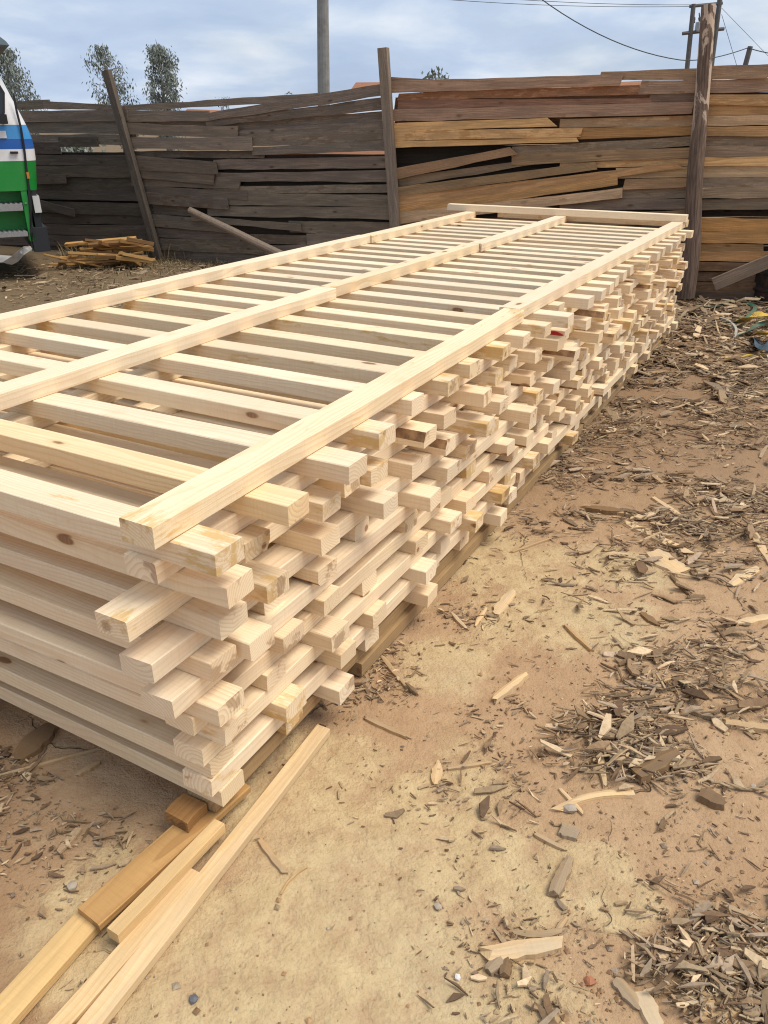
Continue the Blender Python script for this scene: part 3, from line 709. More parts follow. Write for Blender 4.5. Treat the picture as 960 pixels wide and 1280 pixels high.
# windscreen on the raked front
mb = MB(); pr = []
for z in (zpx(150), zpx(76)):
    fx_ = front_x(z) + .006
    pr.append([Vector((fx_, .2 + max(0, z - 1.6) * .07, z)), Vector((fx_, CABW - .2 - max(0, z - 1.6) * .07, z)), Vector((fx_ - .02, CABW - .2, z)), Vector((fx_ - .02, .2, z))])
mb.strip(pr); mb.f += [(0, 1, 2, 3), (4, 5, 6, 7)]; mb.mi += [0, 0]; mb.build('windscreen', GLASS, tr)
mb = MB(); zv = zpx(57)
pts = [(xpx(-40, 60), zv + .02), (xpx(12, 60), zv - .0), (xpx(8, 56), zv + .035), (xpx(-4, 50), zv + .10), (xpx(-40, 48), zv + .12)]
mb.add([(x, y, z) for y in (-.03, CABW + .03) for x, z in pts], [(0, 1, 2, 3, 4), (9, 8, 7, 6, 5)] + [(i, (i + 1) % 5, 5 + (i + 1) % 5, 5 + i) for i in range(5)])
mb.build('roof_visor', simple('grey_visor', (.16, .22, .26), .4, 0, 10, .2), tr)
# step well with two tread plates, bumper, headlight, wheel arch
mb = MB(); xs_ = xpx(37, 260)
mb.box((-CABL, .22, .45), (xs_ - .02, CABW - .22, z_g0 - .004)); mb.build('step_well', GREEN, tr)
mb = MB(); mb.box((xs_ - .06, .0, .42), (xs_, .24, z_g0 - .006)); mb.build('well_cheek', GREEN, tr)
for yy, th, x0_ in ((258, .07, -.55), (291, .05, -.62)):
    mb = MB(); mb.box((x0_, -.02, zpx(yy) - th / 2), (xs_ - .07, .25, zpx(yy) + th / 2))
    for k in range(9): mb.box((x0_ + .02 + k * .05, -.015, zpx(yy) + th / 2), (x0_ + .045 + k * .05, .22, zpx(yy) + th / 2 + .008))
    mb.build('step', STEEL, tr)
mb = MB(); xf = xpx(49, 245)
mb.box((-.12, .0, .30), (xf + .02, CABW, .56)); mb.box((-.06, .05, .56), (xf - .02, CABW - .05, z_g0)); mb.build('bumper', DARK, tr)
for y_ in (.0, CABW - .32):
    mb = MB(); n = 12
    mb.box((xf - .07, y_ + .02, zpx(266)), (xf + .0, y_ + .3, zpx(245)))
    mb.build('headlight', LAMP, tr)
def wheel(x, y):
    mb = MB(); secs = []
    for (yy, r_) in ((0, .30), (0, .44), (.05, .47), (.2, .47), (.25, .44), (.25, .30)):
        secs.append([Vector((x + r_ * math.cos(k * math.pi / 12), y + yy, .465 + r_ * math.sin(k * math.pi / 12))) for k in range(24)])
    mb.strip(secs); ty = mb.build('wheel', BLACK, tr, smooth=False)
    mb = MB(); secs = []
    for (yy, r_) in ((.03, .31), (.08, .24), (.06, .10), (.0, .08), (.0, .005)):
        secs.append([Vector((x + r_ * math.cos(k * math.pi / 12), y + yy, .465 + r_ * math.sin(k * math.pi / 12))) for k in range(24)])
    mb.strip(secs); mb.build('rim', STEEL, ty)
wheel(-1.25, .0); wheel(-1.25, CABW - .25); wheel(-4.4, 0); wheel(-4.4, CABW - .25)
mb = MB(); mb.box((-5.6, .6, .55), (-.3, .75, .75)); mb.box((-5.6, 1.3, .55), (-.3, 1.45, .75)); mb.box((-1.27, .1, .42), (-1.22, CABW - .1, .5)); mb.box((-4.43, .1, .42), (-4.38, CABW - .1, .5)); mb.build('chassis_rail', DARK, tr)
mb = MB(); mb.box((-5.7, -.05, .95), (-1.9, CABW + .05, 1.02)); mb.box((-5.7, -.05, 1.03), (-1.9, -.0, 1.45)); mb.box((-5.7, CABW, 1.03), (-1.9, CABW + .05, 1.45)); mb.box((-1.95, .0, 1.03), (-1.9, CABW, 1.9)); mb.build('load_bed', GREEN, tr)
# bent, torn trim hanging below the step
mb = MB(); secs = []
for k, (x, y, w_) in enumerate(((-30, 322, .07), (-12, 318, .09), (2, 319, .07), (14, 322, .10), (22, 318, .12), (28, 311, .09), (36, 309, .05), (40, 311, .03))):
    c_ = Vector((xpx(x, y), -.04 + .03 * math.sin(k * 2.1), zpx(y))); d_ = Vector((.01, .03 * math.sin(k * 1.3), w_ / 2))
    secs.append([c_ - d_, c_ + d_, c_ + d_ + Vector((0, .012, 0)), c_ - d_ + Vector((0, .012, 0))])
mb.strip(secs); mb.build('bent_trim', simple('dirty_grey_trim', (.40, .38, .35), .5, 0, 9, .4), tr)['label'] = 'bent grey trim hanging below the step'

# ------------------------------------------------------------------ trees beyond the fence
def leaf_mesh(name, pts, size, cols, parent, r, droop=True, ratio=.28):
    vs, fs, cl = [], [], []
    for p in pts:
        L = size * r.uniform(.6, 1.25); W = L * ratio
        d = Vector((r.gauss(0, .55), r.gauss(0, .55), -1 if droop else r.gauss(0, 1))).normalized()
        s_ = d.cross(Vector((r.gauss(0, 1), r.gauss(0, 1), r.gauss(0, .4)))).normalized() * W / 2
        b_ = len(vs); c_ = r.choice(cols); k = r.uniform(.7, 1.25)
        vs += [p, p + d * L * .45 + s_, p + d * L, p + d * L * .45 - s_]; fs.append((b_, b_ + 1, b_ + 2, b_ + 3)); cl.append((c_[0] * k, c_[1] * k, c_[2] * k, 1))
    o = mesh_obj(name, vs, fs, LEAF, parent)
    at = o.data.color_attributes.new('Col', 'FLOAT_COLOR', 'CORNER')
    at.data.foreach_set('color', [q for c_ in cl for _ in range(4) for q in c_])
    return o
TRUNK = simple('gum_trunk', (.22, .19, .16), .85, 0, 8, .4, .01)
LC = [(.26, .295, .26), (.20, .23, .20), (.32, .35, .31), (.15, .18, .14)]
def gum_tree(px, ytop, ylow, wpx, Y, label, lean=0, dens=1.0, seed=1):
    r = random.Random(seed); top = aty(px, ytop, Y); low = aty(px, ylow, Y); rad = wpx / 2 * (aty(1, 100, Y).x - aty(0, 100, Y).x)
    root = empty('gum_tree', (top.x - lean * 1.0, Y, 0)); tag(root, label, 'tree', 'gum trees beyond the fence')
    H_ = top.z; zlow = low.z - 2.2; mb = MB()
    tp = lambda z: Vector((lean * (z / H_) ** 1.5, 0, z))
    mb.tube([tp(H_ * q) for q in (0, .25, .5, .75, .93)], [.16, .13, .09, .05, .015], 8)
    tips = []
    nb = 34
    for i in range(nb):
        f = i / (nb - 1); z = zlow + (H_ - zlow) * (.02 + .9 * f); pr_ = math.sin(math.pi * min(1, (.18 + .8 * f))) ** .6
        a = i * 2.4 + r.uniform(-.5, .5); R_ = rad * pr_ * r.uniform(.45, 1.1)
        e = tp(z) + Vector((R_ * math.cos(a), R_ * math.sin(a), r.uniform(.25, .7))); mb.tube([tp(z), (tp(z) + e) / 2 + Vector((0, 0, .12)), e], [.03, .02, .007], 5)
        tips.append(e); tips.append((tp(z) * .45 + e * .55) + Vector((0, 0, .1)))
    tips.append(tp(H_ * .97))
    mb.build('trunk', TRUNK, root)
    pts = []
    for e in tips:
        for _ in range(int(62 * dens * r.uniform(.4, 1.3))):
            pts.append(e + Vector((r.gauss(0, rad * .14), r.gauss(0, rad * .14), r.gauss(-.05, rad * .17))))
    pts = [p for p in pts if p.z < H_]
    leaf_mesh('crown', pts, .19, LC, root, r, ratio=.34)
    return root
gum_tree(122, 54, 135, 54, 48, 'open airy gum tree left of the leaning fence post', lean=-.75, dens=.85, seed=4)
gum_tree(197, 55, 130, 58, 48, 'dense gum tree just right of the leaning fence post', dens=1.5, seed=9)
gum_tree(2, 58, 125, 62, 44, 'gum tree behind the truck cab at the left edge', dens=1.4, seed=5)
def bush(px, py, wpx, Y, label, seed, hpx=12, n=160):
    r = random.Random(seed); c_ = aty(px, py, Y); s_ = aty(1, 100, Y).x - aty(0, 100, Y).x
    root = empty('sapling', (c_.x, Y, 0)); tag(root, label, 'tree', 'treetops peeping over the fence'); mb = MB()
    for k in range(6):
        a = k * 1.1; mb.tube([(0, 0, 0), (.1 * math.cos(a), .1 * math.sin(a), c_.z * .6), (wpx * s_ * .4 * math.cos(a), wpx * s_ * .4 * math.sin(a), c_.z - abs(r.gauss(0, .1)))], [.04, .025, .006], 5)
    mb.build('trunk', TRUNK, root)
    pts = [Vector((r.gauss(0, wpx * s_ * .28), r.gauss(0, wpx * s_ * .28), c_.z - abs(r.gauss(0, hpx * s_ * .8)))) for _ in range(n)]
    leaf_mesh('crown', pts, .12, LC, root, r, droop=False, ratio=.4)
bush(547, 90, 30, 20, 'leafy treetop showing over the brown fence right of grey post', 2, 14, 120)
bush(280, 122, 14, 40, 'small treetop peeping over the middle of the grey fence', 3, 10, 90)
bush(362, 116, 10, 40, 'tiny treetop peeping over grey fence left of utility pole', 6, 8, 60)
bush(92, 180, 50, 15, 'green shrub seen through the grey fence left of leaning post', 8, 25, 500)

# ------------------------------------------------------------------ poles and wires
GPOLE = simple('grey_pole_wood', (.26, .255, .235), .85, 0, 7, .35, .004)
p = aty(403, 112, 17); pole_o = pole('utility_pole', (p.x - .02, 17, 0), (aty(402, -120, 17).x, 17, aty(402, -120, 17).z), .125, .10, GPOLE, None, n=14, wob=.01)
tag(pole_o, 'thick grey utility pole rising behind the grey fence', 'utility pole')
TYp = 46
hp = empty('transformer_stand', (aty(875, 60, TYp).x, TYp, 0)); tag(hp, 'pole-mounted transformer on two leaning poles behind the bark pole', 'transformer')
def rel(x, y, Y=TYp): q = aty(x, y, Y); return q - hp.location
def ext(a, b_, z):                            # continue a pole down to the ground
    k = (z - a.z) / (b_.z - a.z); return a + (b_ - a) * k
DPOLE = simple('dark_pole_wood', (.12, .115, .11), .85, 0, 7, .3, .004)
a, b_ = rel(867, 5), rel(859, 84); mb = MB(); mb.tube([ext(a, b_, 0), a], [.13, .11], 10); mb.build('pole', DPOLE, hp)
a, b_ = rel(900, -2), rel(889, 84); mb = MB(); mb.tube([ext(a, b_, 0), a], [.14, .12], 10); mb.build('pole', DPOLE, hp)
mb = MB(); a, b_ = rel(853, 42), rel(905, 36); mb.tube([a, b_], .09, 6); mb.build('lower_crossarm', DPOLE, hp)
mb = MB(); a, b_ = rel(862, 8), rel(903, 4); mb.tube([a, b_], .08, 6); mb.build('upper_crossarm', DPOLE, hp)
TRF = simple('transformer_paint', (.42, .45, .47), .5, 0, 9, .25)
c_ = rel(876, 34); mb = MB(); mb.box((c_.x - .22, c_.y - .25, c_.z - .2), (c_.x + .28, c_.y + .2, c_.z + .22))
for k in range(5): mb.box((c_.x - .2 + k * .1, c_.y - .30, c_.z - .16), (c_.x - .16 + k * .1, c_.y - .25, c_.z + .16))
tb = mb.build('transformer_tank', TRF, hp)
for dx in (-8, -1, 6):
    q0, q1 = rel(876 + dx, 29), rel(875 + dx, 16); mb = MB(); mb.tube([q0, q0.lerp(q1, .25), q0.lerp(q1, .3), q0.lerp(q1, .55), q0.lerp(q1, .6), q1], [.04, .04, .07, .07, .035, .03], 8); mb.build('insulator', DPOLE, tb)
mb = MB(); mb.tube([rel(893, 30), rel(892, 18)], .04, 6); mb.build('fuse_holder', DPOLE, hp)
WIRE = simple('dark_wire', (.05, .055, .06), .6, 0, 9, .1)
def wire(pts, r_, label):
    mb = MB(); n = 14; out = []
    for (a_, c_, b2) in pts:
        for i in range(n + 1):
            f = i / n; out.append(a_ * (1 - f) ** 2 + c_ * 2 * f * (1 - f) + b2 * f * f)
    mb.tube(out, r_, 5); o = mb.build('cable', WIRE, None, smooth=True); return tag(o, label, 'cable', 'overhead cables')
wire([(aty(640, -30, 22), aty(745, 60, 22), aty(850, 75, 24)), (aty(850, 75, 24), aty(885, 78, 25), aty(934, 60, 26))], .013, 'thick dark cable sagging behind the bark pole')
sp0 = aty(938, 58, 26); spo = pole('short_pole', (sp0.x - .35, 26, 0), (sp0.x, 26, sp0.z), .09, .075, DPOLE, None, 8, sections=5); tag(spo, 'short dark pole leaning above the fence near the right edge', 'utility pole')
wire([(aty(936, 60, 26), aty(955, 67, 25), aty(1010, 74, 24))], .013, 'dark cable running off the right edge from the short pole')
wire([(aty(540, -2, 40), aty(700, 11, 43), aty(866, 8, TYp))], .012, 'lower thin wire reaching the transformer from the left')
wire([(aty(600, -4, 40), aty(740, 7, 43), aty(866, 6, TYp))], .012, 'upper thin wire reaching the transformer from the left')
def stay_end(x0, y0, x1, y1, Y):
    a_ = aty(x0, y0, Y); b_ = aty(x1, y1, Y); return a_, a_.lerp(b_, .5), b_
wire([stay_end(902, 18, 925, 96, 45)], .012, 'steeper thin stay wire right of the transformer poles')
wire([stay_end(902, 10, 965, 75, 45)], .010, 'flatter thin stay wire right of the transformer poles')

# ------------------------------------------------------------------ wood chips and offcuts on the ground
SHARD = timber_mat('splinter_wood', (.62, .455, .265), (.42, .285, .15), (.12, .07, .04), (.40, .26, .10), .5, (.46, .34, .22), .85, .004, grey=(.42, .35, .26))
cr = random.Random(21)
def shard(name, x0, y0, x1, y1, W, T, col, label, bend=0.0, cat='wood chip', z=0.0, group=None, taper=(.4, .75), lift=.0):
    a = atz(x0, y0); b_ = atz(x1, y1); d = b_ - a; L = d.length
    n = 8; vs = []; ph = cr.uniform(0, 99); taper = (cr.uniform(.3, .95), cr.uniform(.3, .9))
    for i in range(n + 1):
        f = i / n
        tp_ = taper[0] + (1 - taper[0]) * min(1, f / .3) if f < .3 else (1 if f < .65 else 1 - (1 - taper[1]) * (f - .65) / .35)
        w_ = W / 2 * tp_ * (1 + .4 * mnoise.noise(Vector((f * 5, ph, 0)))); w2 = W / 2 * tp_ * (1 + .4 * mnoise.noise(Vector((f * 5, ph, 5))))
        yb = bend * 4 * f * (1 - f); x = (f - .5) * L; zc = T * .12 * mnoise.noise(Vector((f * 3, ph, 9))) + lift * 4 * f * (1 - f)
        th = T / 2 * (.55 + .45 * tp_)
        ja = cr.choice((-1, 1)) * cr.uniform(.02, .09) * L if i in (0, n) else 0
        vs += [(x + ja, w_ + yb, th * .6 + zc), (x - ja, w_ * .2 + yb, th + zc), (x, -w2 * .9 + yb, th * .7 + zc), (x - ja, -w2 + yb, -th + zc), (x + ja, w_ + yb, -th + zc)]
    fs = [(i * 5 + k, (i + 1) * 5 + k, (i + 1) * 5 + (k + 1) % 5, i * 5 + (k + 1) % 5) for i in range(n) for k in range(5)] + [tuple(range(5)), tuple(n * 5 + k for k in (4, 3, 2, 1, 0))]
    o = mesh_obj(name, vs, fs, SHARD)
    bm = bmesh.new(); bm.from_mesh(o.data); bmesh.ops.recalc_face_normals(bm, faces=bm.faces); bm.to_mesh(o.data); bm.free()
    mid = (a + b_) / 2; o.location = mid + Vector((0, 0, T / 2 + z + ground_h(mid.x, mid.y))); o.rotation_euler = (cr.uniform(-.08, .08), 0, math.atan2(d.y, d.x))
    o.color = (*col, 1)
    return tag(o, label, cat, group)
LT, MD, DK, GY = (1.25, 1.18, 1.05), (.95, .85, .72), (.42, .34, .27), (.72, .68, .64)
for a in [
    (786, 654, 858, 690, .055, .014, LT, 'long pale splinter pointing down right in the litter'),
    (732, 633, 828, 652, .022, .02, MD, 'long thin stick above the pale splinter'), (733, 636, 782, 641, .05, .025, DK, 'dark brown bark strip left of the long pale splinter'),
    (814, 690, 853, 716, .10, .018, LT, 'broad pale slab below the long splinter'), (620, 768, 641, 739, .045, .012, LT, 'pale flat slab standing out on the yellow crust'),
    (564, 766, 582, 786, .014, .012, LT, 'small pale sliver left of the flat slab on the crust'), (594, 782, 608, 760, .018, .01, LT, 'small pale wedge between sliver and flat slab'),
    (706, 782, 740, 813, .018, .014, MD, 'brown stick on the yellow crust by two pebbles'), (618, 876, 657, 845, .03, .022, LT, 'stout tan stick lying alone in the middle'),
    (478, 822, 511, 862, .015, .012, MD, 'brown stick near the foot of the stack'), (456, 897, 507, 920, .016, .012, MD, 'brown stick below the stick at the stack foot'),
    (745, 922, 756, 982, .022, .012, LT, 'pale upright-looking splinter in the chip heap'), (795, 974, 845, 944, .05, .03, DK, 'dark brown chunk at the right of the chip heap'),
    (698, 1012, 792, 992, .022, .014, LT, 'curved pale strip at the foot of the chip heap', .02), (608, 1196, 699, 1182, .042, .02, LT, 'pale wedge of wood at the lower middle'),
    (642, 1166, 702, 1164, .018, .012, GY, 'grey bark strip just above the pale wedge', -.008), (694, 1166, 708, 1148, .012, .01, MD, 'short brown sliver at the right tip of the pale wedge'),
    (610, 1216, 627, 1200, .028, .018, GY, 'grey block under the pale wedge'), (630, 1222, 636, 1198, .025, .018, DK, 'dark block under the pale wedge'),
    (692, 1120, 712, 1074, .03, .02, GY, 'forked grey bark scrap in the open ground'), (848, 1158, 962, 1188, .01, .01, MD, 'long thin curved stick above the lower right heap', -.025),
    (324, 1050, 355, 1090, .016, .01, MD, 'small stick right of the longest foreground plank'), (352, 1116, 383, 1084, .006, .006, MD, 'thin twig right of the foreground planks', .01),
    (22, 950, 66, 908, .07, .02, DK, 'brown board scrap lying near the left edge before the stack'), (-10, 972, 122, 936, .012, .01, MD, 'long thin stick in front of the stack at left'),
    (96, 968, 124, 952, .02, .012, MD, 'short tan offcut in front of the stack at left'), (920, 779, 968, 770, .035, .016, LT, 'pale stub cut off by the right edge'), (938, 660, 962, 704, .035, .014, LT, 'pale splinter at the right edge beside the litter'),
    (913, 730, 948, 709, .045, .01, LT, 'pale flake near the right edge below the litter'), (816, 621, 850, 644, .03, .012, LT, 'pale sliver above the long splinter'),
    (544, 980, 549, 952, .028, .012, LT, 'small pale slab at the left of the open ground'), (700, 1036, 722, 1044, .045, .014, GY, 'flat grey flake below the chip heap'),
    (876, 994, 905, 1008, .045, .025, DK, 'dark brown stub right of the chip heap'), (812, 434, 884, 436, .03, .02, MD, 'long pale curving strip by the far foot of the stack', .03), (560, 960, 612, 952, .012, .01, MD, 'thin stick left of the chip heap'),
    (668, 1042, 706, 1062, .015, .01, MD, 'two-inch sliver below left of the chip heap'), (802, 765, 822, 780, .03, .012, DK, 'dark chip on the crust at right'), (640, 690, 690, 672, .012, .01, MD, 'thin stick by the far crust patch'),
    (862, 742, 838, 718, .015, .012, DK, 'dark stick under the broad pale slab'), (905, 905, 962, 912, .03, .02, MD, 'brown stick reaching the right edge beside the chip heap'), (865, 890, 900, 900, .02, .015, GY, 'grey stick right of the chip heap top'),
    (905, 890, 960, 880, .025, .02, DK, 'dark root-like stick at the right edge'), (800, 860, 860, 842, .012, .01, MD, 'thin stick above right of the chip heap'), (728, 1015, 700, 985, .012, .01, LT, 'pale sliver lower left in the chip heap'),
    (940, 1232, 962, 1262, .03, .01, LT, 'pale flake in the corner at lower right'), (800, 1240, 822, 1285, .035, .012, LT, 'pale flat flake in the lower right heap'), (868, 1262, 930, 1250, .05, .012, MD, 'tan flake in the lower right heap'),
    (770, 1225, 800, 1262, .03, .012, GY, 'grey flake in the lower right heap'), (905, 1130, 955, 1150, .014, .01, MD, 'thin sliver above the lower right heap')]:
    shard('wood_chip', *a[:8], bend=a[8] if len(a) > 8 else 0)
# pebbles and brick crumbs
STONE = simple('pebble_stone', (.42, .35, .27), .8, 0, 30, .3, .002); BRK = simple('brick_crumb', (.42, .17, .085), .85, 0, 40, .25, .002)
WST = simple('white_stone', (.72, .70, .66), .7, 0, 30, .15, .002)
def pebble(px, py, s_, mat, label):
    bm = bmesh.new(); bmesh.ops.create_icosphere(bm, subdivisions=1, radius=s_ * .9); ph = cr.uniform(0, 99)
    for v_ in bm.verts: v_.co *= 1 + .6 * mnoise.noise(v_.co / s_ * 1.4 + Vector((ph, 0, 0))); v_.co.z *= .6
    me = bpy.data.meshes.new('pebble'); bm.to_mesh(me); bm.free(); me.materials.append(mat)
    o = bpy.data.objects.new('pebble', me); COL.objects.link(o); p_ = atz(px, py); o.location = (p_.x, p_.y, s_ * .4 + ground_h(p_.x, p_.y)); o.rotation_euler = (0, 0, cr.uniform(0, 6)); tag(o, label, 'stone')
pebble(572, 1221, .009, WST, 'white pebble left of the pale wedge'); pebble(595, 1216, .008, BRK, 'reddish pebble left of the pale wedge'); pebble(943, 984 - 0, .012, STONE, 'grey pebble near the right edge by the chip heap')
pebble(738, 806, .011, STONE, 'grey pebble at the end of the crust stick'); pebble(712, 1010, .02, STONE, 'flat grey stone under the chip heap'); pebble(548, 1134, .012, STONE, 'grey stone lying on the pale crust')
pebble(737, 1226, .014, BRK, 'orange brick crumb left in the lower right heap'); pebble(888, 1262, .012, BRK, 'orange brick crumb inside the lower right heap'); pebble(945, 1162, .010, BRK, 'orange brick crumb near the right edge'); pebble(410, 1178 - 18, .005, STONE, 'tiny stone on the pale crust at centre')
pebble(242, 1248, .012, simple('dark_stone', (.12, .12, .13), .6, 0, 30, .2), 'dark stone on the crust right of the planks'); pebble(944, 984, .006, WST, 'tiny white stone by the grey pebble'); pebble(90, 1106, .016, STONE, 'brown stone left of the brown plank')

def world_ok(x, y, margin=0):
    u = x * UU.x + y * UU.y; v_ = x * VV.x + y * VV.y
    return not (.98 < u < 7.0 and -3.0 < v_ < -1.12 + margin)
CHC = [(.36, .25, .145), (.28, .185, .105), (.44, .315, .185), (.20, .125, .07), (.60, .45, .28), (.33, .245, .165), (.50, .37, .225), (.42, .315, .215), (.30, .215, .13), (.25, .165, .095), (.16, .10, .06)]
def chips(name, clusters, label, seed, height=.02):
    r = random.Random(seed); vs, fs, cl = [], [], []
    for (px, py, rx, ry, n, smin, smax) in clusters:
        c_ = atz(px, py); ex = atz(px + rx, py) - c_; ey = atz(px, py - ry) - c_
        for _ in range(int(n * 1.7)):
            gx, gy = r.gauss(0, .56), r.gauss(0, .56); p = c_ + ex * gx + ey * gy
            if not world_ok(p.x, p.y) or p.y < .35: continue
            # small drifts: keep where a noise field is high
            if mnoise.noise(Vector((p.x * 3.1, p.y * 3.1, seed))) + .5 * mnoise.noise(Vector((p.x * 9, p.y * 9, 4))) < r.uniform(-.45, .5): continue
            L = min(smax, smin + (smax - smin) * r.expovariate(4.2)); W = L * (r.uniform(.04, .15) if r.random() < .68 else r.uniform(.15, .42)) + .001; T = r.uniform(.0012, .004) + .1 * W
            dn = math.exp(-(gx * gx + gy * gy) * 1.3); z = ground_h(p.x, p.y) + T + r.random() * height * dn
            a = r.uniform(0, math.pi) if r.random() < .55 else r.gauss(.15, .5); tl = r.gauss(0, .16); rl = r.gauss(0, .25)
            M = Matrix.Rotation(a, 3, 'Z') @ Matrix.Rotation(tl, 3, 'Y') @ Matrix.Rotation(rl, 3, 'X')
            z += abs(math.sin(tl)) * L * .45
            b_ = len(vs); t0, t1 = r.uniform(.1, .9), r.uniform(.02, .7); ofs = r.uniform(-.3, .3) * W
            loc = [(-L / 2, -W / 2 * t0, -T / 2), (-L / 2 * .9, W / 2 * t0, -T / 2), (0, -W / 2 + ofs, -T / 2), (0, W / 2 + ofs, -T / 2), (L / 2, -W / 2 * t1, -T / 2), (L / 2 * .92, W / 2 * t1, -T / 2)]
            cu = r.gauss(0, .05) * L; loc[2] = (loc[2][0], loc[2][1], loc[2][2] + cu); loc[3] = (loc[3][0], loc[3][1], loc[3][2] + cu)
            loc += [(x_, y_ * .9, _z + T) for x_, y_, _z in loc]
            vs += [Vector((p.x, p.y, z)) + M @ Vector(q) for q in loc]
            F = [(6, 8, 9, 7), (8, 10, 11, 9), (0, 2, 8, 6), (2, 4, 10, 8), (1, 7, 9, 3), (3, 9, 11, 5), (0, 6, 7, 1), (4, 5, 11, 10)]
            fs += [tuple(b_ + i for i in f_) for f_ in F]
            c0_ = r.choice(CHC); k = r.uniform(.75, 1.3); cl += [(c0_[0] * k, c0_[1] * k, c0_[2] * k, 1)] * 32
    o = mesh_obj(name, vs, fs, CHIP)
    at = o.data.color_attributes.new('Col', 'FLOAT_COLOR', 'CORNER'); at.data.foreach_set('color', [q for c_ in cl for q in c_])
    bm = bmesh.new(); bm.from_mesh(o.data); bmesh.ops.recalc_face_normals(bm, faces=bm.faces); bm.to_mesh(o.data); bm.free()
    return tag(o, label, 'wood chips', kind='stuff')
chips('wood_chips', [(850, 460, 170, 50, 5500, .01, .16), (800, 420, 150, 40, 5000, .02, .22), (930, 430, 120, 40, 3000, .02, .22), (880, 650, 150, 60, 2900, .006, .12), (930, 520, 90, 50, 1200, .006, .12), (740, 540, 90, 40, 1500, .006, .1),
                     (690, 610, 70, 40, 450, .006, .08), (760, 940, 130, 80, 1100, .005, .10), (720, 960, 160, 70, 300, .005, .07), (900, 860, 130, 80, 900, .005, .10), (850, 1245, 190, 85, 1700, .005, .085), (930, 1200, 150, 100, 600, .005, .07), (640, 520, 40, 40, 600, .006, .08), (660, 560, 60, 80, 900, .006, .08)],
      'thick litter of grey-brown wood chips over the right of the yard', 5, .03)
chips('scattered_chips', [(560, 940, 100, 60, 430, .004, .055), (500, 850, 90, 60, 420, .004, .06), (600, 770, 60, 28, 200, .004, .06), (760, 830, 260, 120, 450, .003, .035), (820, 1080, 240, 120, 300, .003, .03), (60, 960, 110, 70, 700, .005, .08), (90, 1030, 100, 60, 350, .004, .06),
                          (300, 1100, 260, 160, 50, .003, .03), (620, 1100, 200, 200, 110, .003, .03), (720, 740, 260, 60, 200, .004, .045), (450, 800, 60, 80, 300, .004, .05), (50, 1100, 100, 90, 160, .004, .05), (640, 1180, 90, 50, 130, .003, .03)],
      'thin scatter of small wood chips across the open ground', 8, .004)
gr = random.Random(31); vs, fs, cl = [], [], []
for _ in range(9000):
    x_ = gr.uniform(-60, 1000); y_ = 520 + 780 * gr.random() ** .8; p = atz(x_, y_)
    if not world_ok(p.x, p.y) or mnoise.noise(Vector((p.x * 2.3, p.y * 2.3, 3))) + .6 * mnoise.noise(Vector((p.x * 8, p.y * 8, 1))) < gr.uniform(-.3, .6): continue
    if crust_at(p.x, p.y) > .35 and gr.random() < .75: continue
    q = min(.010, .0016 + gr.expovariate(480)); b_ = len(vs); z = ground_h(p.x, p.y) + q * .25; a = gr.uniform(0, 6.3); ca, sa = math.cos(a), math.sin(a)
    for (ax_, ay_, az_) in ((1, 0, 0), (0, 1, 0), (-1, 0, .1), (0, -1, 0), (.1, .1, .7), (0, 0, -.6)):
        j = q * gr.uniform(.7, 1.25); vs.append((p.x + (ax_ * ca - ay_ * sa) * j, p.y + (ax_ * sa + ay_ * ca) * j, z + az_ * j))
    fs += [tuple(b_ + i for i in f_) for f_ in ((0, 1, 4), (1, 2, 4), (2, 3, 4), (3, 0, 4), (1, 0, 5), (2, 1, 5), (3, 2, 5), (0, 3, 5))]
    k = gr.uniform(.7, 1.35); c0_ = gr.choice(((.34, .20, .10), (.40, .25, .13), (.30, .18, .10), (.46, .34, .19), (.36, .28, .20))); cl += [(c0_[0] * k, c0_[1] * k, c0_[2] * k, 1)] * 24
o = mesh_obj('soil_crumbs', vs, fs, CHIP); at = o.data.color_attributes.new('Col', 'FLOAT_COLOR', 'CORNER'); at.data.foreach_set('color', [q for c_ in cl for q in c_])
tag(o, 'loose crumbs of earth and grit over the open ground', 'soil', kind='stuff')
yard_c = [(150, 345, 160, 22, 1500, .02, .16), (40, 352, 120, 22, 900, .02, .16), (260, 335, 80, 18, 500, .02, .14), (920, 385, 90, 14, 1500, .03, .3), (850, 395, 60, 16, 900, .03, .25)]
chips('yard_litter', yard_c, 'straw and twig litter along the foot of the fence', 13, .03)
# dry grass along the fence
r = random.Random(17); vs, fs, cl = [], [], []
for _ in range(1500):
    x_ = r.uniform(75, 340); y_ = r.choice((r.gauss(324, 7), r.gauss(335, 14), r.gauss(330, 4)))
    p = atz(x_, min(y_, 372)); hgt = r.uniform(.03, .16) * (1.7 if y_ < 326 else .7)
    if not world_ok(p.x, p.y): continue
    d = Vector((r.gauss(0, .45), r.gauss(0, .45), 1)).normalized(); s_ = Vector((r.uniform(-1, 1), r.uniform(-1, 1), 0)).normalized() * .006; b_ = len(vs); p.z = ground_h(p.x, p.y)
    q = p + d * hgt * .6; e = p + d * hgt + Vector((d.x, d.y, -.2)) * hgt * .3
    vs += [p - s_, p + s_, q + s_ * .7, q - s_ * .7, e]; fs += [(b_, b_ + 1, b_ + 2, b_ + 3), (b_ + 3, b_ + 2, b_ + 4)]; k = r.uniform(.5, 1.1); cl += [(.34 * k, .26 * k, .14 * k, 1)] * 7
o = mesh_obj('dry_grass', vs, fs, DRYG); at = o.data.color_attributes.new('Col', 'FLOAT_COLOR', 'CORNER'); at.data.foreach_set('color', [q for c_ in cl for q in c_])
tag(o, 'dry yellowed grass along the foot of the grey fence', 'grass', kind='stuff')

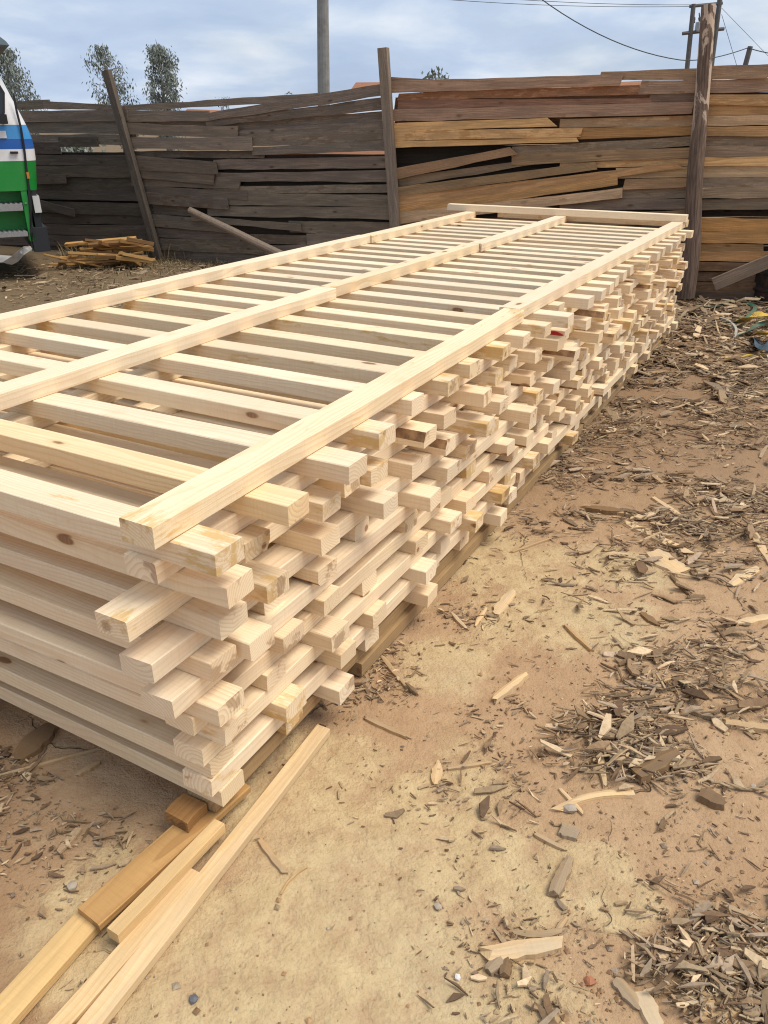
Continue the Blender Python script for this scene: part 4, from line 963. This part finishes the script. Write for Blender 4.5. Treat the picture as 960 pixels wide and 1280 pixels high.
# ------------------------------------------------------------------ straps, rope and drum at the right edge
def ribbon(name, pts, W, mat, label, cat='strap', flip=0.0, th=.004):
    P_ = [Vector(p) for p in pts]; sm = []
    for i in range(len(P_) - 1):
        p0, p1, p2, p3 = P_[max(i - 1, 0)], P_[i], P_[i + 1], P_[min(i + 2, len(P_) - 1)]
        for k in range(6):
            f = k / 6; sm.append(.5 * ((2 * p1) + (p2 - p0) * f + (2 * p0 - 5 * p1 + 4 * p2 - p3) * f * f + (3 * p1 - p0 - 3 * p2 + p3) * f ** 3))
    sm.append(P_[-1]); mb = MB(); secs = []
    for i, p in enumerate(sm):
        d = (sm[min(i + 1, len(sm) - 1)] - sm[max(i - 1, 0)]).normalized(); a = flip * math.sin(i * .35)
        s_ = d.cross(Vector((0, 0, 1))).normalized(); n_ = s_.cross(d); s2 = s_ * math.cos(a) + n_ * math.sin(a); n2 = d.cross(s2)
        secs.append([p + s2 * W / 2 + n2 * th / 2, p - s2 * W / 2 + n2 * th / 2, p - s2 * W / 2 - n2 * th / 2, p + s2 * W / 2 - n2 * th / 2])
    mb.strip(secs); mb.f += [(0, 1, 2, 3), tuple(len(mb.v) - 4 + q for q in range(4))]; mb.mi += [0, 0]
    return tag(mb.build(name, mat, None), label, cat)
YS = simple('yellow_webbing', (.66, .42, .035), .75, 0, 10, .5, .002, (.40, .27, .10)); GS = simple('green_webbing', (.025, .13, .075), .8, 0, 12, .6, .002, (.16, .12, .08)); BS = simple('blue_webbing', (.06, .095, .13), .6, 0, 20, .4)
def gp(x, y, z=.03): p = atz(x, y, z); return p
ribbon('yellow_strap', [gp(922, 404), gp(935, 398, .10), gp(946, 393, .14), gp(962, 393, .14), gp(1000, 396, .05)], .085, YS, 'bright yellow webbing strap humped at the right edge', flip=.35)
ribbon('green_strap', [gp(872, 383), gp(890, 384, .05), gp(905, 379, .03), gp(912, 376)], .035, GS, 'green strap lying below the fence foot', flip=.5)
ribbon('green_strap', [gp(908, 403), gp(925, 402, .06), gp(935, 396, .06), gp(944, 384, .05), gp(930, 377, .03)], .035, GS, 'green strap beside the yellow strap', flip=.5)
ribbon('green_strap', [gp(918, 420), gp(935, 414, .04), gp(950, 405, .07), gp(985, 398, .05)], .04, GS, 'green strap under the yellow strap running off the right edge', flip=.6)
ribbon('green_strap', [gp(836, 380), gp(828, 390, .04), gp(836, 400, .03), gp(848, 404)], .03, GS, 'green strap tangled at the far foot of the stack', flip=.6)
ribbon('blue_strap', [gp(944, 424), gp(948, 430, .06), gp(956, 432, .1), gp(975, 430, .1), gp(1000, 420, .05)], .09, BS, 'blue-grey folded strap at the right edge', flip=.8)
ribbon('yellow_strap', [gp(948, 418, .06), gp(958, 416, .13), gp(985, 412, .1)], .07, YS, 'small yellow strap fold on the blue strap', flip=.3)
ribbon('rope', [gp(905, 447), gp(920, 450, .02), gp(935, 444, .03), gp(950, 446, .02), gp(958, 438, .03), gp(990, 450, .02)], .014, YS, 'thin yellow rope curling below the straps', 'rope', th=.012)
ribbon('grey_hose', [gp(900, 398), gp(912, 402, .04), gp(920, 412, .03), gp(918, 422)], .02, simple('pale_hose', (.45, .42, .35), .7), 'thin pale hoop of hose left of the straps', 'hose', th=.018)
# dark drum lying at the fence foot
dc = atz(972, 384); dr = empty('drum', (dc.x + .08, dc.y + .25, 0)); tag(dr, 'black sooty drum at the right edge below the slanting plank', 'drum')
mb = MB(); secs = []
for z, r_ in ((.0, .26), (.02, .275), (.13, .27), (.14, .285), (.16, .285), (.17, .27), (.29, .27), (.30, .285), (.32, .285), (.33, .27), (.43, .27), (.44, .28)):
    secs.append([Vector((r_ * math.cos(k * math.pi / 14), r_ * math.sin(k * math.pi / 14), z - .005)) for k in range(28)])
mb.strip(secs); mb.f.append(tuple(range(28))); mb.mi.append(0)
mb.build('drum_shell', simple('sooty_steel', (.018, .016, .015), .7, .3, 14, .45, .003, (.09, .035, .015)), dr)
mb = MB(); secs = [[Vector((r_ * math.cos(k * math.pi / 14), r_ * math.sin(k * math.pi / 14), .42)) for k in range(28)] for r_ in (.266, .12, .01)]
mb.strip(secs); mb.build('ash_fill', simple('ash', (.05, .045, .04), .95, 0, 40, .4, .01), dr)
